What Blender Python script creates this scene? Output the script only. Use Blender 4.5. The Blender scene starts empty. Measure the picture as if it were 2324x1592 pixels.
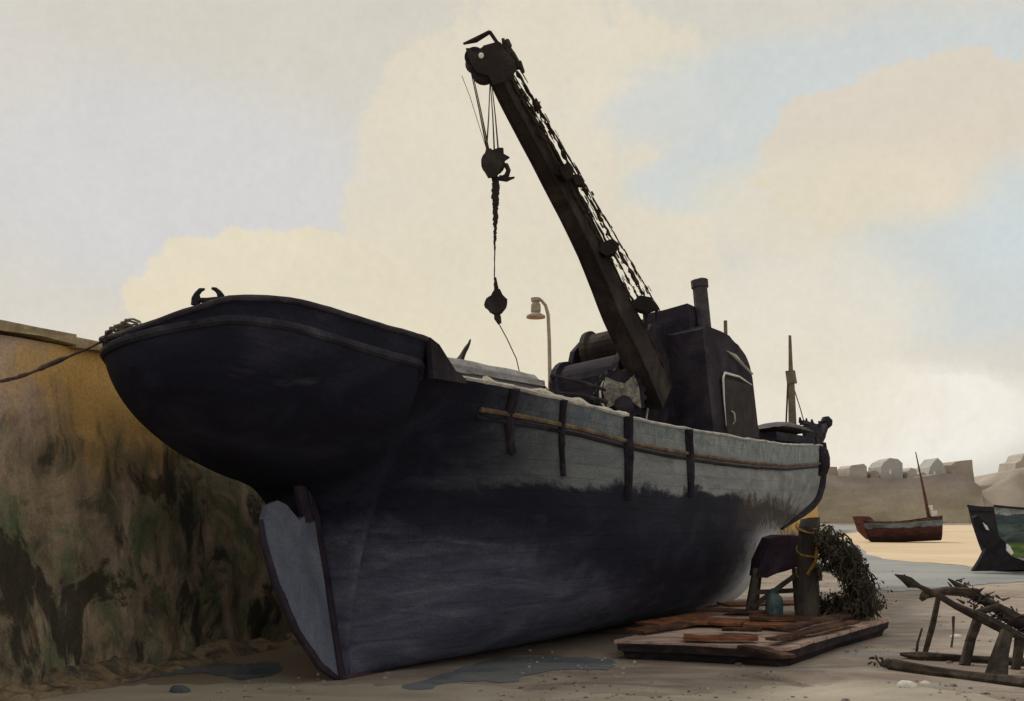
import bpy, bmesh, math, random
from mathutils import Vector, Matrix, noise
random.seed(7)
S = bpy.context.scene
COL = S.collection
R = math.radians
CAMH, F, CX, HY = 2.4, 2324.0, 1162.0, 1150.0      # eye height, focal length and principal point of the view

# ------------------------------------------------------------------ helpers
def at(px, py, d):
    return Vector(((px - CX) / F * d, d, CAMH - (py - HY) / F * d))
def gp(px, py, z=0.0):
    d = (CAMH - z) * F / (py - HY)
    return Vector(((px - CX) / F * d, d, z))
def pch(x, pts):
    xs = [p[0] for p in pts]; ys = [p[1] for p in pts]; n = len(xs)
    if x <= xs[0]: return ys[0]
    if x >= xs[-1]: return ys[-1]
    h = [xs[i+1]-xs[i] for i in range(n-1)]; d = [(ys[i+1]-ys[i])/h[i] for i in range(n-1)]
    m = [0]*n; m[0] = d[0]; m[-1] = d[-1]
    for i in range(1, n-1):
        if d[i-1]*d[i] > 0:
            w1 = 2*h[i]+h[i-1]; w2 = h[i]+2*h[i-1]; m[i] = (w1+w2)/(w1/d[i-1]+w2/d[i])
    for i in range(n-1):
        if x <= xs[i+1]:
            t = (x-xs[i])/h[i]
            return (2*t**3-3*t*t+1)*ys[i]+(t**3-2*t*t+t)*h[i]*m[i]+(-2*t**3+3*t*t)*ys[i+1]+(t**3-t*t)*h[i]*m[i+1]

class MB:
    """collects shapes, built as one mesh object"""
    def __init__(s): s.v = []; s.f = []
    def add(s, vs, fs):
        o = len(s.v); s.v += [Vector(v) for v in vs]; s.f += [tuple(i+o for i in f) for f in fs]; return s
    def box(s, c, size, rot=None, taper=1.0, n=1):
        x, y, z = [a/2 for a in size]; vs = []
        for k in range(n+1):
            zz = -z+2*z*k/n; t = 1+(taper-1)*k/n
            vs += [Vector((-x*t, -y*t, zz)), Vector((x*t, -y*t, zz)), Vector((x*t, y*t, zz)), Vector((-x*t, y*t, zz))]
        fs = [(3, 2, 1, 0), tuple(4*n+i for i in range(4))]
        for k in range(n):
            for i in range(4):
                fs.append((4*k+i, 4*k+(i+1) % 4, 4*k+4+(i+1) % 4, 4*k+4+i))
        M = rot.to_matrix() if rot is not None and hasattr(rot, 'to_matrix') else (rot if rot is not None else Matrix.Identity(3))
        return s.add([M @ v + Vector(c) for v in vs], fs)
    def tube(s, pts, r, n=8, cap=True, flat=1.0):
        pts = [Vector(p) for p in pts]; m = len(pts)
        rs = r if isinstance(r, (list, tuple)) else [r]*m
        vs = []; up = None
        for i, p in enumerate(pts):
            t = (pts[min(i+1, m-1)]-pts[max(i-1, 0)]).normalized()
            if up is None: up = Vector((0, 0, 1)) if abs(t.z) < .9 else Vector((1, 0, 0))
            a = t.cross(up).normalized(); up = a.cross(t).normalized()
            for k in range(n):
                an = 2*math.pi*k/n
                vs.append(p + (a*math.cos(an) + up*math.sin(an)*flat)*rs[i])
        fs = []
        for i in range(m-1):
            for k in range(n):
                fs.append((i*n+k, i*n+(k+1) % n, (i+1)*n+(k+1) % n, (i+1)*n+k))
        if cap: fs += [tuple(reversed(range(n))), tuple((m-1)*n+k for k in range(n))]
        return s.add(vs, fs)
    def beam(s, a, b, w, h, w2=None, h2=None, up=(0, 0, 1), n=6):
        a = Vector(a); b = Vector(b); t = (b-a).normalized(); u = Vector(up)
        if abs(t.dot(u)) > .97: u = Vector((1, 0, 0))
        x = t.cross(u).normalized(); y = x.cross(t)
        w2 = w if w2 is None else w2; h2 = h if h2 is None else h2
        vs = []
        for k in range(n+1):
            f = k/n; p = a.lerp(b, f); ww = (w+(w2-w)*f)/2; hh = (h+(h2-h)*f)/2
            vs += [p-x*ww-y*hh, p+x*ww-y*hh, p+x*ww+y*hh, p-x*ww+y*hh]
        fs = [(3, 2, 1, 0), tuple(4*n+i for i in range(4))]
        for k in range(n):
            for i in range(4): fs.append((4*k+i, 4*k+(i+1) % 4, 4*k+4+(i+1) % 4, 4*k+4+i))
        return s.add(vs, fs)
    def prism(s, poly, origin, U, V, N, depth):
        """outline (u,v) in plane U,V extruded +-depth/2 along N"""
        o = Vector(origin); U = Vector(U); V = Vector(V); N = Vector(N); n = len(poly)
        vs = [o+U*a+V*b-N*depth/2 for a, b in poly]+[o+U*a+V*b+N*depth/2 for a, b in poly]
        fs = [tuple(reversed(range(n))), tuple(n+i for i in range(n))]+[(i, (i+1) % n, n+(i+1) % n, n+i) for i in range(n)]
        return s.add(vs, fs)
    def lathe(s, prof, c, axis=(0, 0, 1), n=20):
        ax = Vector(axis).normalized(); u = Vector((1, 0, 0)) if abs(ax.x) < .9 else Vector((0, 1, 0))
        a = ax.cross(u).normalized(); b = ax.cross(a); c = Vector(c); m = len(prof); vs = []
        for r, h in prof:
            for k in range(n):
                an = 2*math.pi*k/n; vs.append(c+ax*h+(a*math.cos(an)+b*math.sin(an))*r)
        fs = [(i*n+k, i*n+(k+1) % n, (i+1)*n+(k+1) % n, (i+1)*n+k) for i in range(m-1) for k in range(n)]
        fs += [tuple(reversed(range(n))), tuple((m-1)*n+k for k in range(n))]
        return s.add(vs, fs)
    def grid(s, rows, close=False):
        n = len(rows[0]); vs = [p for r in rows for p in r]; fs = []
        for i in range(len(rows)-1):
            for k in range(n if close else n-1):
                fs.append((i*n+k, i*n+(k+1) % n, (i+1)*n+(k+1) % n, (i+1)*n+k))
        return s.add(vs, fs)
    def build(s, name, m, parent=None, wob=0.0, wsc=2.0, smooth=False, sub=0, inv=None):
        me = bpy.data.meshes.new(name)
        vs = s.v
        if inv is not None: vs = [inv @ v for v in vs]
        bm = bmesh.new()
        bv = [bm.verts.new(v) for v in vs]
        for f in s.f:
            try: bm.faces.new([bv[i] for i in f])
            except ValueError: pass
        bmesh.ops.remove_doubles(bm, verts=bm.verts, dist=1e-5)
        if sub: bmesh.ops.subdivide_edges(bm, edges=bm.edges[:], cuts=sub, use_grid_fill=True)
        bmesh.ops.recalc_face_normals(bm, faces=bm.faces)
        if wob:
            for v in bm.verts: v.co += noise.noise_vector(v.co*wsc + Vector((3.1, 7.7, 1.3)))*wob + noise.noise_vector(v.co*wsc*3.7)*wob*.5
        bm.to_mesh(me); bm.free()
        if smooth: me.polygons.foreach_set('use_smooth', [True]*len(me.polygons))
        me.materials.append(m)
        o = bpy.data.objects.new(name, me); COL.objects.link(o)
        if parent: o.parent = parent
        return o
def tag(o, label=None, cat=None, group=None, kind=None):
    for k, v in (('label', label), ('category', cat), ('group', group), ('kind', kind)):
        if v: o[k] = v
    return o
def empty(name, label, cat, M=None, group=None):
    o = bpy.data.objects.new(name, None); COL.objects.link(o); o.empty_display_size = .3
    if M is not None: o.matrix_world = M
    return tag(o, label, cat, group)

# ------------------------------------------------------------------ materials (pigment-like mottling)
def lin(c):
    return tuple((v/255/12.92 if v/255 <= .04045 else ((v/255+.055)/1.055)**2.4) for v in c)
class NT:
    def __init__(s, nt): s.nt = nt
    def n(s, typ, **kw):
        nd = s.nt.nodes.new(typ)
        for k, v in kw.items(): setattr(nd, k, v)
        return nd
    def l(s, a, b): s.nt.links.new(a, b)
    def math(s, op, a, b=None, clamp=False):
        nd = s.n('ShaderNodeMath', operation=op, use_clamp=clamp)
        for i, x in enumerate((a, b)):
            if x is None: continue
            if isinstance(x, (int, float)): nd.inputs[i].default_value = x
            else: s.l(x, nd.inputs[i])
        return nd.outputs[0]
    def mapr(s, v, a, b, c=0., d=1., smooth=True):
        nd = s.n('ShaderNodeMapRange', interpolation_type='SMOOTHSTEP' if smooth else 'LINEAR')
        s.l(v, nd.inputs[0])
        for i, x in enumerate((a, b, c, d)): nd.inputs[i+1].default_value = x
        return nd.outputs[0]
    def noise(s, vec, scale, detail=5., rough=.55, dist=0.):
        nd = s.n('ShaderNodeTexNoise'); s.l(vec, nd.inputs['Vector'])
        nd.inputs['Scale'].default_value = scale; nd.inputs['Detail'].default_value = detail
        nd.inputs['Roughness'].default_value = rough; nd.inputs['Distortion'].default_value = dist
        return nd.outputs['Fac']
    def mapping(s, vec, sc, loc=(0, 0, 0)):
        nd = s.n('ShaderNodeMapping'); s.l(vec, nd.inputs[0]); nd.inputs['Scale'].default_value = sc; nd.inputs['Location'].default_value = loc
        return nd.outputs[0]
    def ramp(s, v, stops):
        nd = s.n('ShaderNodeValToRGB'); s.l(v, nd.inputs[0]); el = nd.color_ramp.elements
        while len(el) < len(stops): el.new(.5)
        for e, (p, c) in zip(el, stops): e.position = p; e.color = (*c, 1)
        return nd.outputs[0]
    def mix(s, f, a, b, typ='MIX'):
        nd = s.n('ShaderNodeMix', data_type='RGBA', blend_type=typ)
        for i, x in ((0, f), (6, a), (7, b)):
            if isinstance(x, (int, float)): nd.inputs[i].default_value = x
            elif isinstance(x, tuple): nd.inputs[i].default_value = (*x, 1)
            else: s.l(x, nd.inputs[i])
        return nd.outputs[2]
MATS = {}
def begin(name):
    m = bpy.data.materials.new(name); m.use_nodes = True; m.node_tree.nodes.clear()
    return m, NT(m.node_tree)
def finish(t, col, rough=.85, spec=.2, grain=.25, gsc=28., bump=.0, bumpv=None, pos=None, metal=0.):
    g = t.noise(pos, gsc, 3., .7)
    gm = t.mapr(g, .3, .7, 1-grain, 1+grain, False)
    mul = t.n('ShaderNodeVectorMath', operation='SCALE'); t.l(col, mul.inputs[0]); t.l(gm, mul.inputs['Scale'])
    b = t.n('ShaderNodeBsdfPrincipled'); t.l(mul.outputs[0], b.inputs['Base Color'])
    if isinstance(rough, (int, float)): b.inputs['Roughness'].default_value = rough
    else: t.l(rough, b.inputs['Roughness'])
    b.inputs['Specular IOR Level'].default_value = spec; b.inputs['Metallic'].default_value = metal
    if bump:
        bp = t.n('ShaderNodeBump'); bp.inputs['Strength'].default_value = min(1, bump); bp.inputs['Distance'].default_value = .03
        t.l(bumpv if bumpv is not None else g, bp.inputs['Height']); t.l(bp.outputs[0], b.inputs['Normal'])
    o = t.n('ShaderNodeOutputMaterial'); t.l(b.outputs[0], o.inputs[0])
def wc(name, cols, scale=1.5, stretch=(1, 1, 1), rough=.85, spec=.15, grain=.22, gsc=28., bump=.3, dist=1.0):
    if name in MATS: return MATS[name]
    m, t = begin(name); g = t.n('ShaderNodeNewGeometry').outputs['Position']
    v = t.noise(t.mapping(g, stretch), scale, 6., .6, dist); n = len(cols)
    stops = [(.32+.36*i/max(1, n-1), c) for i, c in enumerate(cols)]
    finish(t, t.ramp(v, stops), rough, spec, grain, gsc, bump, None, g); MATS[name] = m
    return m

BLACK = wc('tarred_iron', [(.011, .0095, .016), (.022, .018, .027), (.045, .038, .047)], 1.6)
BOOMM = wc('sooty_steel', [(.018, .014, .014), (.032, .025, .024), (.06, .05, .042)], 1.2)
ROPED = wc('dark_wire', [(.035, .028, .02), (.08, .065, .045)], 5.)
ROPEL = wc('pale_rope', [(.5, .46, .38), (.7, .66, .56)], 6.)
ROPEY = wc('yellow_rope', [(.16, .085, .025), (.34, .2, .045)], 6.)
RUDD = wc('slate_paint', [(.088, .10, .145), (.125, .143, .195), (.18, .20, .255)], 1.3, (1, 1, .5))
RUST = wc('rust_strake', [(.06, .04, .035), (.13, .085, .055), (.2, .165, .12)], 3.)
TARP = wc('grey_tarpaulin', [(.12, .12, .13), (.22, .22, .22), (.32, .30, .31)], 1.6)
CAPM = wc('pale_gunwale', [(.25, .26, .27), (.45, .44, .42), (.6, .58, .53)], 2.5)
DECKM = wc('deck_planks', [(.16, .14, .12), (.24, .21, .18)], 2., (1, 1, 1))
WINCHG = wc('worn_grey_iron', [(.06, .055, .05), (.17, .16, .14), (.32, .30, .26)], 6.)
LAMPM = wc('lamp_iron', [(.28, .24, .19), (.42, .36, .29)], 3.)
MASTM = wc('weathered_spar', [(.12, .10, .075), (.22, .18, .13)], 5.)
WHITE = wc('white_line_paint', [(.65, .64, .6), (.82, .8, .76)], 4.)

# ------------------------------------------------------------------ camera
cam = bpy.data.cameras.new('camera'); cam.lens = 36.0; cam.sensor_width = 36.0; cam.sensor_fit = 'HORIZONTAL'
cam.shift_y = (HY-796.0)/2324.0; cam.clip_end = 3000
co = bpy.data.objects.new('camera', cam); COL.objects.link(co); co.location = (0, 0, CAMH); co.rotation_euler = (R(90), 0, 0); S.camera = co

# ------------------------------------------------------------------ light
SUN_AZ, SUN_EL = R(-42), R(50)      # azimuth from +Y towards +X
sd = Vector((math.sin(SUN_AZ)*math.cos(SUN_EL), math.cos(SUN_AZ)*math.cos(SUN_EL), math.sin(SUN_EL)))
sun = bpy.data.lights.new('sun', 'SUN'); sun.energy = 2.0; sun.angle = R(10); sun.color = (1, .93, .82)
so = bpy.data.objects.new('sun', sun); COL.objects.link(so); so.rotation_euler = sd.to_track_quat('Z', 'Y').to_euler(); so.location = (-20, 30, 40)

def world():
    w = bpy.data.worlds.new('World'); S.world = w; w.use_nodes = True; w.node_tree.nodes.clear(); t = NT(w.node_tree)
    gen = t.n('ShaderNodeTexCoord').outputs['Generated']
    sky = t.n('ShaderNodeTexSky', sky_type='NISHITA'); sky.sun_disc = False; sky.sun_elevation = SUN_EL; sky.sun_rotation = SUN_AZ
    sep = t.n('ShaderNodeSeparateXYZ'); t.l(gen, sep.inputs[0])
    az = t.math('ARCTAN2', sep.outputs[0], sep.outputs[1]); el = t.math('ARCSINE', sep.outputs[2])
    n1 = t.noise(gen, 3.2, 7., .62, .6); n2 = t.noise(gen, 11., 8., .7, .4); n3 = t.noise(gen, 120., 3., .7)
    wv = t.math('ADD', t.math('MULTIPLY', t.math('SUBTRACT', n1, .5), 2.2), t.math('MULTIPLY', t.math('SUBTRACT', n2, .5), 2.0))
    # clear sky seen thinly through the overcast
    skyc = t.n('ShaderNodeVectorMath', operation='SCALE'); t.l(sky.outputs[0], skyc.inputs[0]); skyc.inputs['Scale'].default_value = .10
    base = t.mix(.96, skyc.outputs[0], SKY0)
    col = base
    for (px, py, rx, ry, c, amp, soft, op) in CLOUDS:
        x, z = (px-CX)/F, (HY-py)/F
        a0 = math.atan(x); e0 = math.atan(z/math.sqrt(1+x*x))
        a = t.math('DIVIDE', t.math('SUBTRACT', az, a0), rx/F); e = t.math('DIVIDE', t.math('SUBTRACT', el, e0), ry/F)
        dd = t.math('SQRT', t.math('ADD', t.math('MULTIPLY', a, a), t.math('MULTIPLY', e, e)))
        dd = t.math('ADD', dd, t.math('MULTIPLY', wv, amp))
        f = t.mapr(dd, 1-soft, 1+soft, op, 0.)
        col = t.mix(f, col, c)
    var = t.math('ADD', t.math('MULTIPLY', n1, .12), t.math('MULTIPLY', n2, .16)); var = t.math('ADD', var, .905)
    var = t.math('MULTIPLY', var, t.mapr(n3, .3, .7, .975, 1.025, False))
    fin = t.n('ShaderNodeVectorMath', operation='SCALE'); t.l(col, fin.inputs[0]); t.l(var, fin.inputs['Scale'])
    bg = t.n('ShaderNodeBackground'); t.l(fin.outputs[0], bg.inputs[0]); bg.inputs[1].default_value = 1.0
    o = t.n('ShaderNodeOutputWorld'); t.l(bg.outputs[0], o.inputs[0])
SKY0 = lin((212, 207, 196))
CREAM, GREYL, BLUE, GLOW, WARM, BEIGE = lin((221, 212, 191)), lin((209, 205, 197)), lin((200, 207, 207)), lin((237, 233, 223)), lin((228, 216, 188)), lin((217, 205, 186))
CLOUDS = [  # centre (as seen), radii, colour, edge noise, softness, strength
    (330, 330, 620, 420, GREYL, .35, .5, .9), (400, 430, 440, 190, lin((209, 208, 208)), .4, .4, .85),
    (900, 40, 700, 130, lin((207, 202, 188)), .3, .6, .7),
    (1250, 420, 440, 420, CREAM, .45, .05, .8), (650, 690, 330, 150, WARM, .4, .04, .85), (1050, 700, 380, 190, CREAM, .4, .3, .8),
    (2000, 190, 640, 110, BLUE, .6, .35, .85), (1640, 410, 200, 80, BLUE, .6, .2, .8), (2130, 900, 150, 60, lin((232, 230, 222)), .5, .05, .8), (1500, 250, 120, 60, lin((208,208,204)), .6, .5, .6),
    (2080, 330, 330, 170, BEIGE, .5, .05, .8), (1900, 470, 330, 110, CREAM, .5, .3, .7),
    (2190, 640, 260, 150, BLUE, .5, .3, .8), (2350, 500, 160, 130, lin((200, 210, 211)), .5, .4, .8),
    (2010, 950, 330, 130, GLOW, .4, .25, .95), (1650, 900, 500, 200, lin((226, 218, 200)), .4, .5, .8), (1850, 720, 260, 140, lin((224, 217, 201)), .5, .3, .7),
    (850, 830, 700, 120, lin((224, 214, 190)), .4, .5, .7)]
world()

# ------------------------------------------------------------------ ground
def ground_mat():
    m, t = begin('beach_sand'); g = t.n('ShaderNodeNewGeometry').outputs['Position']
    sep = t.n('ShaderNodeSeparateXYZ'); t.l(g, sep.inputs[0])
    n1 = t.noise(t.mapping(g, (.45, .8, 1)), 1.1, 6., .6, 1.2); n2 = t.noise(t.mapping(g, (.25, 1., 1), (5, 2, 0)), 1.6, 5., .6, .6)
    c = t.ramp(n1, [(.30, (.165, .13, .11)), (.45, (.26, .212, .178)), (.56, (.32, .272, .225)), (.7, (.40, .35, .285))])
    c = t.mix(t.mapr(n2, .52, .68, 0, .75), c, (.30, .30, .30))            # damp grey streaks
    n3 = t.noise(t.mapping(g, (.5, .9, 1), (1, 9, 0)), .7, 5., .6, .8)
    c = t.mix(t.mapr(n3, .55, .66, 0, .8), c, (.25, .19, .165))             # mauve brown silt
    d = t.math('SUBTRACT', t.math('MULTIPLY', sep.outputs[0], -1.), t.math('MULTIPLY', sep.outputs[1], -.41)) # towards the quay
    d = t.math('ADD', d, t.math('MULTIPLY', t.math('SUBTRACT', n1, .5), 6.))
    c = t.mix(t.mapr(d, 8.2, 11.5, 0, .85), c, (.22, .17, .115))            # weedy mud under the quay
    n7 = t.noise(t.mapping(g, (1., 2.2, 1)), 3.5, 6., .65, .5); n8 = t.noise(g, 14., 4., .6)
    c = t.mix(t.mapr(n8, .62, .70, 0, .55), c, (.16, .13, .11))             # shells and grit
    c = t.mix(t.mapr(n7, .6, .72, 0, .4), c, (.24, .2, .17))
    finish(t, c, .9, .15, .16, 26., .8, n7, g); return m
MB().add([(-900, -60, 0), (900, -60, 0), (900, 1500, 0), (-900, 1500, 0)], [(0, 1, 2, 3)]).build('ground', ground_mat())
tag(bpy.data.objects['ground'], 'brown and grey harbour sand', kind='structure')

def sheet(name, pix, m, z, amp=.15, sub=8, label=None):
    """irregular flat patch on the ground, outline given as points of the beach"""
    pts = [gp(x, y) for x, y in pix]; out = []
    for _ in range(2):
        pts = [p for i in range(len(pts)) for p in (pts[i].lerp(pts[(i+1) % len(pts)], .25), pts[i].lerp(pts[(i+1) % len(pts)], .75))]
    n = len(pts)
    for i in range(n):
        a, b = pts[i], pts[(i+1) % n]
        for k in range(sub):
            f = k/sub; p = a.lerp(b, f); sc = p.y/15*amp*1.3
            o = (noise.noise_vector(Vector((p.x, p.y*.6, 2))*(1.6*15/p.y))+noise.noise_vector(Vector((p.x, p.y*.6, 5))*(5*15/p.y))*.45)*sc
            out.append(Vector((p.x+o.x, p.y+o.y*1.5, z)))
    o = MB().add(out, [tuple(range(len(out)))]).build(name, m); tag(o, label, kind='structure'); return o
SANDY = wc('warm_dry_sand', [(.54, .41, .27), (.62, .49, .335), (.66, .54, .39)], .25, (.6, 1, 1), grain=.08, gsc=6, bump=.1)
WET = wc('wet_grey_sand', [(.20, .215, .225), (.26, .27, .27), (.33, .32, .30)], .4, (.4, 1, 1), rough=.6, grain=.08, gsc=8, bump=.1)
FARG = wc('pale_far_sand', [(.42, .38, .31), (.5, .45, .38)], .05, (1, 1, 1), grain=.06, gsc=3, bump=.1)
PUD = wc('puddle_water', [(.07, .09, .13), (.13, .155, .20), (.2, .21, .23)], 1.2, (.5, 1, 1), rough=.22, spec=.5, grain=.08, bump=.05)
PALES = wc('pale_washed_sand', [(.29, .25, .20), (.36, .32, .26), (.43, .39, .32)], .9, (.5, 1, 1), grain=.1, gsc=20, bump=.1)
sheet('warm_sand_flat', [(1880, 1218), (1960, 1200), (2120, 1192), (2600, 1190), (2700, 1290), (2330, 1292), (2215, 1290), (2100, 1278), (1985, 1262)], SANDY, .006, .25, label='warm ochre sand around the far boats')
sheet('wet_channel', [(1780, 1180), (1900, 1192), (1990, 1195), (1960, 1206), (1900, 1216), (1985, 1264), (2100, 1279), (2215, 1291), (2400, 1300), (2330, 1318), (2150, 1335), (2020, 1345), (1900, 1330), (1800, 1260)], WET, .010, .2, label='grey wet sand channel')
PUDL = wc('pale_puddle_water', [(.15, .175, .205), (.24, .26, .275), (.32, .315, .30)], 1.2, (.5, 1, 1), rough=.2, spec=.5, grain=.08, bump=.05)
sheet('puddle', [(160, 1538), (210, 1516), (300, 1512), (420, 1500), (520, 1506), (640, 1496), (668, 1516), (600, 1540), (505, 1536), (440, 1522), (350, 1542), (260, 1558), (190, 1556)], PUD, .008, .2, label='long dark blue puddle at the foot of the quay')
sheet('puddle', [(905, 1560), (1010, 1536), (1090, 1508), (1200, 1492), (1300, 1494), (1395, 1500), (1388, 1522), (1300, 1524), (1210, 1532), (1180, 1556), (1090, 1550), (1000, 1560), (960, 1572)], PUDL, .008, .17, label='pale grey puddle between the keel and the raft')
sheet('pale_sand_bar', [(0, 1600), (260, 1562), (520, 1548), (900, 1556), (1180, 1565), (1500, 1585), (1500, 1640), (0, 1660)], PALES, .005, .2, label='pale wet sand in the foreground')
sheet('pale_sand_bar', [(1400, 1610), (1560, 1575), (1750, 1562), (1990, 1545), (2324, 1590), (2324, 1660), (1400, 1670)], PALES, .0052, .2, label='pale sand below the raft')

# ------------------------------------------------------------------ quay wall
def quay_mat():
    m, t = begin('quay_stone'); g = t.n('ShaderNodeNewGeometry').outputs['Position']
    sep = t.n('ShaderNodeSeparateXYZ'); t.l(g, sep.inputs[0])
    n1 = t.noise(g, .9, 6., .6, .8); n2 = t.noise(t.mapping(g, (1.5, 1.5, .62)), 1.25, 7., .62, 1.1); n3 = t.noise(t.mapping(g, (1, 1, .6)), 1.9, 5., .6, .5)
    top = t.ramp(n1, [(.35, (.36, .26, .205)), (.5, (.50, .375, .295)), (.65, (.58, .45, .34))])
    och = t.math('ADD', t.math('MULTIPLY', sep.outputs[1], 1.), t.math('MULTIPLY', t.math('SUBTRACT', n3, .5), 2.6))
    top = t.mix(t.mapr(och, 12.9, 13.9, 0, .85), top, (.62, .37, .10))       # ochre rust stain
    weed = t.ramp(n2, [(.28, (.05, .046, .045)), (.38, (.12, .105, .08)), (.47, (.21, .18, .12)), (.56, (.29, .225, .17)), (.64, (.42, .33, .24)), (.72, (.55, .46, .31))])
    weed = t.mix(t.mapr(n3, .50, .62, 0, .7), weed, (.12, .16, .09))
    n4 = t.noise(t.mapping(g, (1, 1, .75), (4, 1, 2)), .85, 7., .65, .7)
    weed = t.mix(t.mapr(n4, .50, .57, 0, .88), weed, (.040, .036, .030))
    weed = t.mix(t.mapr(n4, .44, .36, 0, .55), weed, (.46, .35, .24))
    n5 = t.noise(t.mapping(g, (2.6, 2.6, .8), (2, 8, 1)), 1.6, 6., .65, .5)
    weed = t.mix(t.mapr(n5, .60, .68, 0, .55), weed, (.20, .11, .075))
    weed = t.mix(t.mapr(n5, .40, .33, 0, .5), weed, (.20, .215, .13))
    zz = t.math('ADD', sep.outputs[2], t.math('MULTIPLY', t.math('SUBTRACT', n2, .5), 2.6))
    zz = t.math('ADD', zz, t.math('MULTIPLY', t.math('SUBTRACT', n1, .5), 1.6))
    far = t.mapr(sep.outputs[1], 40, 95, 0., 3.2); zz = t.math('ADD', zz, far)
    c = t.mix(t.mapr(zz, 2.7, 4.1), weed, top)
    finish(t, c, .9, .12, .2, 24., .6, n2, g); return m
QD = Vector((.41, 1, 0)).normalized(); QN = Vector((QD.y, -QD.x, 0))     # along, and out of, the wall face
Q0 = Vector((-6.44-.41*7, 5.9, 0)); QL = 107.0
def q(u, n, z): return Q0 + QD*u + QN*n + Vector((0, 0, z))
quay = empty('quay_wall', 'tall stained stone quay wall covered with weed beside the ship', 'quay wall', Matrix.Translation(q(0, -3, 0)))
QI = quay.matrix_world.inverted()
rows = []
us = [0.0]
while us[-1] < QL: us.append(min(QL, us[-1]+(.14 if us[-1] < 16 else 1.0)))
for u in us:
    row = []
    for k in range(41):
        z = -.1+4.68*k/40
        p = q(u, 0, z); dd = noise.fractal(Vector((p.x*.8, p.y*.8, p.z*.35)), .8, 2., 5)*.16*(1 if z < 3.4 else .35) + noise.noise(Vector((p.x*2, p.y*2, p.z*1.2)))*.05
        row.append(q(u, (3.9-z)*.06+dd-.05, z))
    rows.append(row)
qm = quay_mat()
b = MB().grid(rows)
b.add([q(0, -8, -.1), q(QL, -8, -.1), q(QL, -8, 4.5), q(0, -8, 4.5), q(0, -.3, -.1), q(QL, -.3, -.1), q(QL, -.3, 4.5), q(0, -.3, 4.5)], [(0, 1, 2, 3), (2, 3, 7, 6), (1, 2, 6, 5), (0, 3, 7, 4)])
b.build('wall_face', qm, quay, inv=QI, smooth=True)
cop = MB(); u = 0.0
COPM = wc('coping_stone', [(.26, .2, .11), (.42, .33, .21), (.5, .4, .28)], 1.2)
while u < QL:
    w = random.uniform(1.1, 1.6)
    cop.box(q(u+w/2, -.32, 4.66+random.uniform(-.03, .03)), (w+.01, .8, .13), Matrix.Rotation(math.atan2(QD.y, QD.x), 3, 'Z'), n=2); u += w
cop.build('coping', COPM, quay, inv=QI, wob=.05, wsc=2.6, sub=1)
# weed heaped along the foot of the wall
wd = MB(); rows = []
for i in range(240):
    u = i*.12; row = []
    for k in range(15):
        n = -.1+1.1*k/14; p = q(u, n, 0)
        hgt = max(-.03, (.24*(1-k/14)**1.5)*(1+1.0*noise.fractal(Vector((p.x*1.3, p.y*1.3, 0)), .8, 2., 4)) + .06*noise.noise(p*6.5)+.03*noise.noise(p*14) - .05*(k > 9))
        row.append(q(u, n, hgt))
    rows.append(row)
wd.grid(rows)
tag(wd.build('seaweed', wc('dark_wrack', [(.05, .045, .04), (.13, .105, .075), (.26, .185, .11), (.22, .2, .14)], 2.6, (1, 1, .5), bump=.6)), 'dark brown seaweed heaped at the foot of the quay', 'seaweed', kind='stuff')

# ------------------------------------------------------------------ the ship
KX, KY, HEEL = -2.35, 14.3, R(6)
HEAD = math.atan2(.825, .565)
SM = Matrix.Translation((KX, KY, 0)) @ Matrix.Rotation(HEAD, 4, 'Z') @ Matrix.Rotation(-HEEL, 4, 'X')
SI = SM.inverted()
def loc(p): return SI @ Vector(p)
ship = empty('cargo_ship', 'large black and grey cargo vessel aground and leaning against the quay', 'ship', SM)
POOP = [(-3.1, 4.48), (-2.84, 4.6), (-2.6, 4.68), (-2.1, 4.65), (-1.77, 4.57), (-1.4, 4.48), (-1, 4.39), (-.38, 4.30), (-.2, 4.2), (.22, 3.86)]
ZS = [(.22, 3.86), (2, 3.74), (5, 3.55), (8, 3.52), (13, 3.68), (17, 3.95), (22.4, 4.35)]
HB = [(.3, 2.25), (1, 2.35), (4, 2.55), (8, 2.5), (11, 2.22), (14, 1.72), (17, 1.2), (19.8, .66), (22.2, .12), (22.4, .04)]
Z0 = [(-3.1, 4.05), (-2.9, 3.75), (-2.5, 3.42), (-1.8, 3.05), (-1., 2.78), (-.42, 2.6), (-.3, 2.3), (0.0, 0.0), (13.4, 0), (14.6, .3), (15.6, .95), (17, 1.55), (19.3, 2.1), (21.2, 2.6), (22.0, 3.2), (22.4, 4.1)]
GW = [(-3.1, (1, 0, 0, 0)), (-.5, (1, 0, 0, 0)), (0.1, (0, 1, 0, 0)), (1.2, (0, .5, .5, 0)), (2.5, (0, .2, .8, 0)), (5, (0, .04, .96, 0)), (10, (0, .05, .8, .15)), (14, (0, .05, .3, .65)), (22.4, (0, 0, 0, 1))]
def hb(s): return 2.25*math.sqrt(max(0, 1-((.3-s)/3.4)**2)) if s < .3 else pch(s, HB)
def zs(s): return pch(s, POOP) if s < .22 else pch(s, ZS)
def z0(s): return pch(s, Z0)
def gsec(s, v):
    fs = (math.sqrt(max(0, 1-(1-v)**2.2)), v**2.6*(1.7-.7*v), (1-(1-v)**5.0)**.52, 1-(1-v)**2.0)
    w = [pch(s, [(a, b[i]) for a, b in GW]) for i in range(4)]
    return sum(a*b for a, b in zip(w, fs))/sum(w)
def hp(s, v, side, out=0.):
    z = z0(s)+(zs(s)-z0(s))*v
    return Vector((s, side*(hb(s)*gsec(s, v)+.05+out), z)) if s < 22.2 else Vector((s, side*(hb(s)*gsec(s, v)+.03+out), z))
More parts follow.
